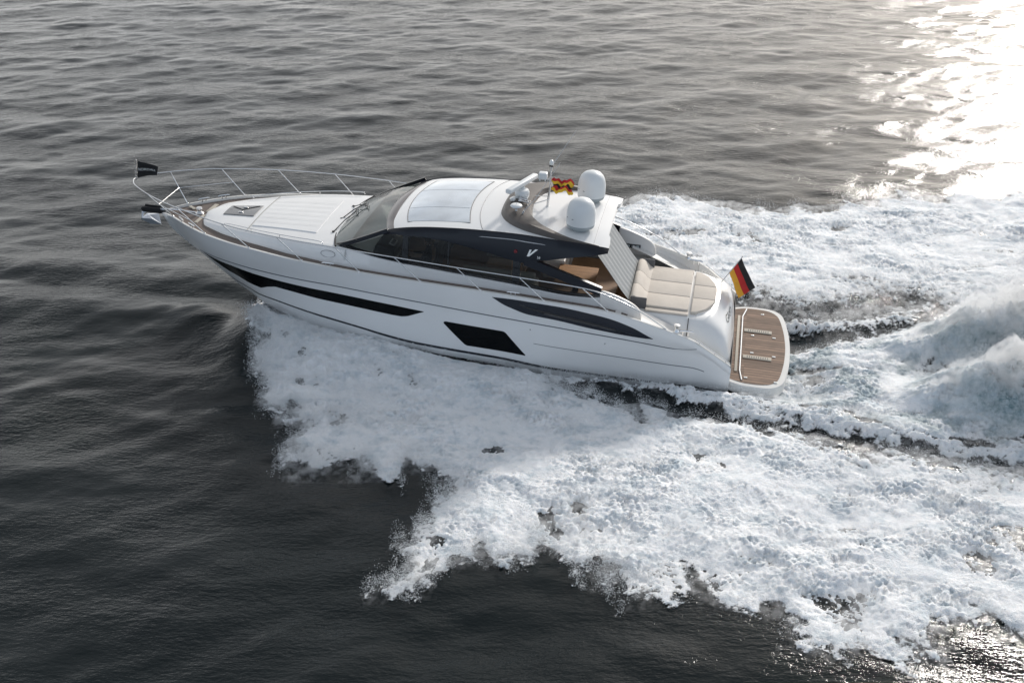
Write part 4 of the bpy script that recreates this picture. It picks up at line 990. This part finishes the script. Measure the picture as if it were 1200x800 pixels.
water_m = bpy.data.materials.new('sea_water'); water_m.use_nodes = True; t = water_m.node_tree; b = t.nodes['Principled BSDF']
b.inputs['Base Color'].default_value = (.0035, .0075, .0085, 1); b.inputs['Roughness'].default_value = .05; b.inputs['IOR'].default_value = 1.333
co = t.nodes.new('ShaderNodeTexCoord')
def nz(scale, det, rough, mapscale, rot):
    mp = t.nodes.new('ShaderNodeMapping'); mp.inputs['Scale'].default_value = mapscale; mp.inputs['Rotation'].default_value = (0, 0, rot); t.links.new(co.outputs['Object'], mp.inputs[0])
    n = t.nodes.new('ShaderNodeTexNoise'); n.inputs['Scale'].default_value = scale; n.inputs['Detail'].default_value = det; n.inputs['Roughness'].default_value = rough; t.links.new(mp.outputs[0], n.inputs['Vector']); return n.outputs[0]
n1 = nz(3.2, 4, .62, (1, 2.4, 1), .25); n2 = nz(9.0, 3, .6, (1, 1.9, 1), -.5)
hs = M1('ADD', M1('MULTIPLY', n1, .023, tree=t), M1('MULTIPLY', n2, .010, tree=t), tree=t)
# gusts: patches where the fine ripples are stronger or weaker
gu = nz(.22, 3, .5, (1, 1.8, 1), .2); gm = t.nodes.new('ShaderNodeMapRange'); t.links.new(gu, gm.inputs[0]); gm.inputs[1].default_value = .35; gm.inputs[2].default_value = .65; gm.inputs[3].default_value = .35; gm.inputs[4].default_value = 1.4
bp = t.nodes.new('ShaderNodeBump'); bp.inputs['Distance'].default_value = 1.0; t.links.new(gm.outputs[0], bp.inputs['Strength']); t.links.new(hs, bp.inputs['Height']); t.links.new(bp.outputs[0], b.inputs['Normal'])
sea = np_obj('sea_water', np.stack([X, Yy, Zw], -1).reshape(-1, 3), grid_faces(len(gx), len(gy)), [water_m]); sea['kind'] = 'structure'

# foam: its own lumpy sheet riding on the wake
fx = np.concatenate([np.arange(-9, 13, .034), np.arange(13, 31, .07)]); fy = np.concatenate([np.arange(13.5, 29, .034), np.arange(29, 42.5, .055)])
X, Yy = np.meshgrid(fx, fy, indexing='ij')
cv = cover(X, Yy); b1 = samp(T_n1, 23, X, Yy, .3, 5, 1); b2 = samp(T_n2, 17, X, Yy, .9); b3 = samp(T_n3, 11, X, Yy, 1.7)
xb, yb = boatxy(X, Yy)
spray_zone = sst(7.0, 11.0, xb)*sst(5.5, 3.5, np.abs(yb))        # airborne sheet beside the bow: softer, no boils
bil = lambda n: 1-np.abs(n)*1.15
mA = np.zeros(X.shape)
for ln in (MOUND_A, MOUND_B):
    d, s_ = line_d(ln, X, Yy); mA = np.maximum(mA, sst(.10, .45, s_)*np.exp(-(d/(1.1+1.2*s_))**4))
b1w = samp(T_n1, 23, X+.10*b2, Yy+.10*b3, .3, 5, 1); bw = samp(T_w, 41, X, Yy, 1.1, 3, 3); am = np.clip(.75+.35*samp(T_w, 41, X, Yy, .2, 8, 8), .25, 1.6); am = am*np.clip(1+.35*samp(T_n1, 23, xb*.3, yb*1.1, 0, 9, 1), .3, 1.8); lum = am*(.050*bil(b1w)+.014*bil(b2)+.009*bil(b3))+.012*b1+.045*bil(bw)
lumS = .060*bil(b1)+.024*bil(b2)+.012*b3
lum = lum*(1-spray_zone)+lumS*spray_zone
edge_n = .20*b2+.13*b3+.10*b1
k = cv+edge_n*.62*(1-sst(.45, .88, cv)*.92)*sst(0, .12, cv)
th = sst(.38, .80, k)
Zf = waves(X, Yy)+wake_shape(X, Yy)*(1-.42*mA)+lum*(1-.5*sst(.3, 1, mA))*(.12+.88*sst(.45, 1.1, k))+.030+.05*sst(.4, .9, k)
k = k-mA*.42*sst(.2, 1.3, wake_shape(X, Yy))*(.55+.5*b2+.35*b3); dens = np.clip(k, 0, 1.4); crev = 0
# aerated green water shows low on the camera side of the two rising jets and in the wash right behind the stern
aer = np.clip(mA*1.1, 0, 1)*sst(1.0, .35, np.clip((wake_shape(X, Yy))/1.7, 0, 1))
aer = np.maximum(aer, .55*sst(-.1, .3, poly_sdf(FOAM_STERN, X, Yy))*sst(.2, 1.2, b1*.6+.5))
foam_m = bpy.data.materials.new('foam'); foam_m.use_nodes = True; t = foam_m.node_tree; b = t.nodes['Principled BSDF']; o_ = t.nodes['Material Output']
co = t.nodes.new('ShaderNodeTexCoord')
b.inputs['Roughness'].default_value = .7; b.inputs['Specular IOR Level'].default_value = .3
b.inputs['Subsurface Weight'].default_value = .45; b.inputs['Subsurface Radius'].default_value = (.9, 1.0, 1.1); b.inputs['Subsurface Scale'].default_value = .05
at = t.nodes.new('ShaderNodeAttribute'); at.attribute_name = 'dens'; aa = t.nodes.new('ShaderNodeAttribute'); aa.attribute_name = 'aer'
nA = nz(7.0, 6, .68, (1, 1, 1), 0); nB = nz(26.0, 4, .7, (1, 1, 1), .4)
mixc = t.nodes.new('ShaderNodeMix'); mixc.data_type = 'RGBA'; mixc.inputs[6].default_value = (.90, .91, .92, 1); mixc.inputs[7].default_value = (.07, .17, .19, 1)
fa = M1('MULTIPLY', aa.outputs['Fac'], M1('ADD', M1('MULTIPLY', nA, 2.0, tree=t), -.1, tree=t), clamp=True, tree=t); t.links.new(fa, mixc.inputs[0])
# thin, watery foam: bluer where less air is whipped in
nC = nz(1.5, 5, .62, (1, 1.7, 1), -.2); thn = t.nodes.new('ShaderNodeMapRange'); thn.interpolation_type = 'SMOOTHSTEP'
t.links.new(M1('ADD', M1('MULTIPLY', nC, 1.0, tree=t), M1('MULTIPLY', nA, .7, tree=t), tree=t), thn.inputs[0]); thn.inputs[1].default_value = .93; thn.inputs[2].default_value = .62; thn.inputs[3].default_value = 0; thn.inputs[4].default_value = .62
mix2 = t.nodes.new('ShaderNodeMix'); mix2.data_type = 'RGBA'; t.links.new(thn.outputs[0], mix2.inputs[0]); t.links.new(mixc.outputs[2], mix2.inputs[6]); mix2.inputs[7].default_value = (.40, .50, .56, 1)
t.links.new(mix2.outputs[2], b.inputs['Base Color'])
bp = t.nodes.new('ShaderNodeBump'); bp.inputs['Strength'].default_value = .55; bp.inputs['Distance'].default_value = 1.0
t.links.new(M1('ADD', M1('MULTIPLY', nA, .10, tree=t), M1('MULTIPLY', nB, .030, tree=t), tree=t), bp.inputs['Height']); t.links.new(bp.outputs[0], b.inputs['Normal'])
tr_ = t.nodes.new('ShaderNodeBsdfTransparent'); ms = t.nodes.new('ShaderNodeMixShader')
al = M1('ADD', M1('MULTIPLY', at.outputs['Fac'], 2.3, tree=t), M1('ADD', M1('MULTIPLY', nA, 1.1, tree=t), M1('MULTIPLY', nB, 1.5, tree=t), tree=t), tree=t)
mr = t.nodes.new('ShaderNodeMapRange'); t.links.new(al, mr.inputs[0]); mr.inputs[1].default_value = 2.05; mr.inputs[2].default_value = 2.75; mr.interpolation_type = 'SMOOTHSTEP'
t.links.new(mr.outputs[0], ms.inputs[0]); t.links.new(tr_.outputs[0], ms.inputs[1]); t.links.new(b.outputs[0], ms.inputs[2]); t.links.new(ms.outputs[0], o_.inputs[0])
keep = (k > .12).ravel()
V = np.stack([X, Yy, Zf], -1).reshape(-1, 3); F = grid_faces(len(fx), len(fy), keep)
used = np.unique(F); remap = np.zeros(len(V), int); remap[used] = np.arange(len(used))
foam = np_obj('wake_foam', V[used], remap[F], [foam_m], attrs={'dens': dens.ravel()[used], 'aer': aer.ravel()[used]})
foam['kind'] = 'stuff'; foam['label'] = 'churned white foam of the bow wave and wake around the yacht'; foam['category'] = 'foam'

# flying droplets: fringe of the bow wave, crests of the jets
def droplets(n, wfun, zfun, smin, smax, seed):
    r = np.random.RandomState(seed); px = []; 
    while sum(len(a) for a in px) < n:
        x = r.uniform(-9, 26, 200000); y = r.uniform(14, 41, 200000); p = wfun(x, y); m_ = r.rand(len(x)) < p; px.append(np.stack([x[m_], y[m_]], 1))
    P = np.concatenate(px)[:n]; z = zfun(P[:, 0], P[:, 1], r); s_ = smin*(smax/smin)**(r.rand(n)**2.2)
    return np.column_stack([P, z]), s_
def near_h(x, y): return wake_shape(x, y)+.12
def w_edge(x, y):
    c0 = cover(x, y); c_ = c0+.10*samp(T_n2, 17, x, y); e = np.exp(-((c_-.45)/.22)**2)*(c0 > .03); xb, yb = boatxy(x, y)
    zone = .22+.78*((yb > 1.5) & (xb > 3)) ; inside = (np.abs(yb) < np.interp(xb, HX, HC)+.1) & (xb < 15.5) & (xb > -.1)
    return e*zone*(~inside)*.9
def w_top(x, y):
    xb, yb = boatxy(x, y); q = np.abs(yb)-np.interp(xb, HX, HC); a = np.interp(xb, [5, 9, 12, 14.5, 15.4], [0, .25, .8, 1, 0])*np.exp(-((q-1.5)/1.2)**2)*(q > .25)*(xb < 15.3)
    a = a*sst(-.35, .1, poly_sdf(FOAM_NEAR, x, y))
    for ln in (MOUND_A, MOUND_B):
        d, s_ = line_d(ln, x, y); a = np.maximum(a, .95*sst(.05, .5, s_)*np.exp(-(d/(.5+1.2*s_))**2))
    return a
P1, s1 = droplets(210000, w_edge, lambda x, y, r: near_h(x, y)+np.abs(r.randn(len(x)))*.10, .004, .013, 1)
P2, s2 = droplets(190000, w_top, lambda x, y, r: near_h(x, y)-.05+np.abs(r.randn(len(x)))*(.10+.16*np.clip(wake_shape(x, y), 0, 1.5)), .004, .012, 2)
P = np.concatenate([P1, P2]); s_ = np.concatenate([s1, s2])[:, None, None]
tet = np.array([(1, 1, 1), (1, -1, -1), (-1, 1, -1), (-1, -1, 1)])*.62
r = np.random.RandomState(4); qa = r.uniform(0, 2*np.pi, len(P)); ca, sa = np.cos(qa)[:, None], np.sin(qa)[:, None]
tv = np.stack([tet[None, :, 0]*ca-tet[None, :, 1]*sa, tet[None, :, 0]*sa+tet[None, :, 1]*ca, np.broadcast_to(tet[None, :, 2], (len(P), 4))], -1)
V = (P[:, None, :]+tv*s_).reshape(-1, 3); f0 = np.array([(0, 1, 2), (0, 3, 1), (0, 2, 3), (1, 3, 2)]); F = (np.arange(len(P))[:, None, None]*4+f0[None]).reshape(-1, 3)
drop_m = mat('spray_droplets', (.86, .88, .89), .5)
sp_o = np_obj('spray', V, F, [drop_m], smooth=True); sp_o['kind'] = 'stuff'; sp_o['label'] = 'white spray droplets flying off the bow wave and the wake crests'; sp_o['category'] = 'spray'

# fine spray hanging in the air: a closed body of droplets too small to see one by one
def mist(name, label, x0, x1, y0, y1, st, top, base, dens, scale, lo, hi):
    ax = np.arange(x0, x1, st); ay = np.arange(y0, y1, st); X, Yy = np.meshgrid(ax, ay, indexing='ij'); T = top(X, Yy); Bz = base(X, Yy)
    T = np.maximum(T, Bz-.02); on = T > Bz+.0
    nx, ny = X.shape; ids = np.arange(nx*ny).reshape(nx, ny); cell = on[:-1, :-1] | on[1:, :-1] | on[1:, 1:] | on[:-1, 1:]
    q = np.stack([ids[:-1, :-1], ids[1:, :-1], ids[1:, 1:], ids[:-1, 1:]], -1)[cell]
    T = np.where(T > Bz, T, Bz+.004)
    V = np.concatenate([np.stack([X, Yy, T], -1).reshape(-1, 3), np.stack([X, Yy, Bz], -1).reshape(-1, 3)]); n = nx*ny
    Fs = [q, q[:, ::-1]+n]
    # side walls along boundary edges
    ed = {}
    for f in q:
        for a, b_ in zip(f, np.roll(f, -1)):
            if (b_, a) in ed: del ed[(b_, a)]
            else: ed[(a, b_)] = 1
    w_ = np.array([(b_, a, a+n, b_+n) for a, b_ in ed]); Fs.append(w_); F = np.concatenate(Fs)
    used = np.unique(F); remap = np.zeros(2*n, int); remap[used] = np.arange(len(used))
    m = bpy.data.materials.new(name); m.use_nodes = True; t = m.node_tree; t.nodes.clear(); o = t.nodes.new('ShaderNodeOutputMaterial')
    co = t.nodes.new('ShaderNodeTexCoord'); nn = t.nodes.new('ShaderNodeTexNoise'); nn.inputs['Scale'].default_value = scale; nn.inputs['Detail'].default_value = 5; nn.inputs['Roughness'].default_value = .65
    t.links.new(co.outputs['Object'], nn.inputs['Vector']); r_ = t.nodes.new('ShaderNodeMapRange'); t.links.new(nn.outputs[0], r_.inputs[0]); r_.inputs[1].default_value = lo; r_.inputs[2].default_value = hi; r_.inputs[4].default_value = dens
    pv = t.nodes.new('ShaderNodeVolumeScatter'); pv.inputs['Color'].default_value = (.97, .98, 1, 1); pv.inputs['Anisotropy'].default_value = .2
    t.links.new(r_.outputs[0], pv.inputs['Density']); t.links.new(pv.outputs[0], o.inputs['Volume'])
    ob = np_obj(name, V[used], remap[F], [m], smooth=False); ob['kind'] = 'stuff'; ob['label'] = label; ob['category'] = 'spray'; return ob
def jt(X, Yy):
    a = np.zeros(X.shape)
    for i, (ln, A_) in enumerate(((MOUND_A, 2.0), (MOUND_B, 1.85))):
        d, s_ = line_d(ln, X, Yy); a = np.maximum(a, A_*sst(.0, .48, s_)*np.exp(-(d/(.55+1.05*s_))**2)*(1+.10*samp(T_n1, 23, X, Yy, .2, i, 3))-.12)
    return a
mist('jet_mist', 'white mist over the two jets of spray rising behind the yacht', 8.6, 19, 21.5, 29.5, .16, jt, lambda X, Yy: np.full(X.shape, -.02), 5.5, 3.0, .42, .66)
def bt(X, Yy):
    xb, yb = boatxy(X, Yy); q = yb-np.interp(xb, HX, HC); e = sst(-.45, .35, poly_sdf(FOAM_NEAR, X+.15*samp(T_n1, 23, X, Yy, 1.0), Yy+.15*samp(T_n1, 23, X, Yy, 2.2)))
    return wake_shape(X, Yy)+.30*e*sst(6.0, 10.5, xb)*sst(.25, .6, q)*sst(15.4, 14.6, xb)*(yb > 0)-.08
mist('bow_spray_mist', 'soft white mist thrown off the bow wave beside the hull', -9, 3, 17.5, 31, .16, bt, lambda X, Yy: wake_shape(X, Yy)+.0, 5.5, 4.5, .42, .62)

def wt(X, Yy):
    xb, yb = boatxy(X, Yy); inside = (np.abs(yb) < np.interp(xb, HX, HC)+.25) & (xb < 15.5) & (xb > -.05)
    e = np.maximum(sst(-.40, .35, poly_sdf(FOAM_NEAR, X+.12*samp(T_n1, 23, X, Yy, 1.0), Yy+.12*samp(T_n1, 23, X, Yy, 2.2)))*sst(11, 8, xb), sst(-.35, .3, poly_sdf(FOAM_FAR, X, Yy)))
    e = np.maximum(e, .9*sst(-.3, .3, poly_sdf(FOAM_STERN, X, Yy))); e = np.maximum(e, .6*sst(-.1, .2, poly_sdf(FOAM_QUARTER, X, Yy)))
    return wake_shape(X, Yy)*1.0-.06+.26*e*(~inside)*(.8+.25*samp(T_n1, 23, X, Yy, .8))
mist('wake_mist', 'thin white spray hanging over the churned wake', -4.5, 20, 13.6, 40, .17, wt, lambda X, Yy: wake_shape(X, Yy)-.0, 3.6, 5.0, .42, .64)
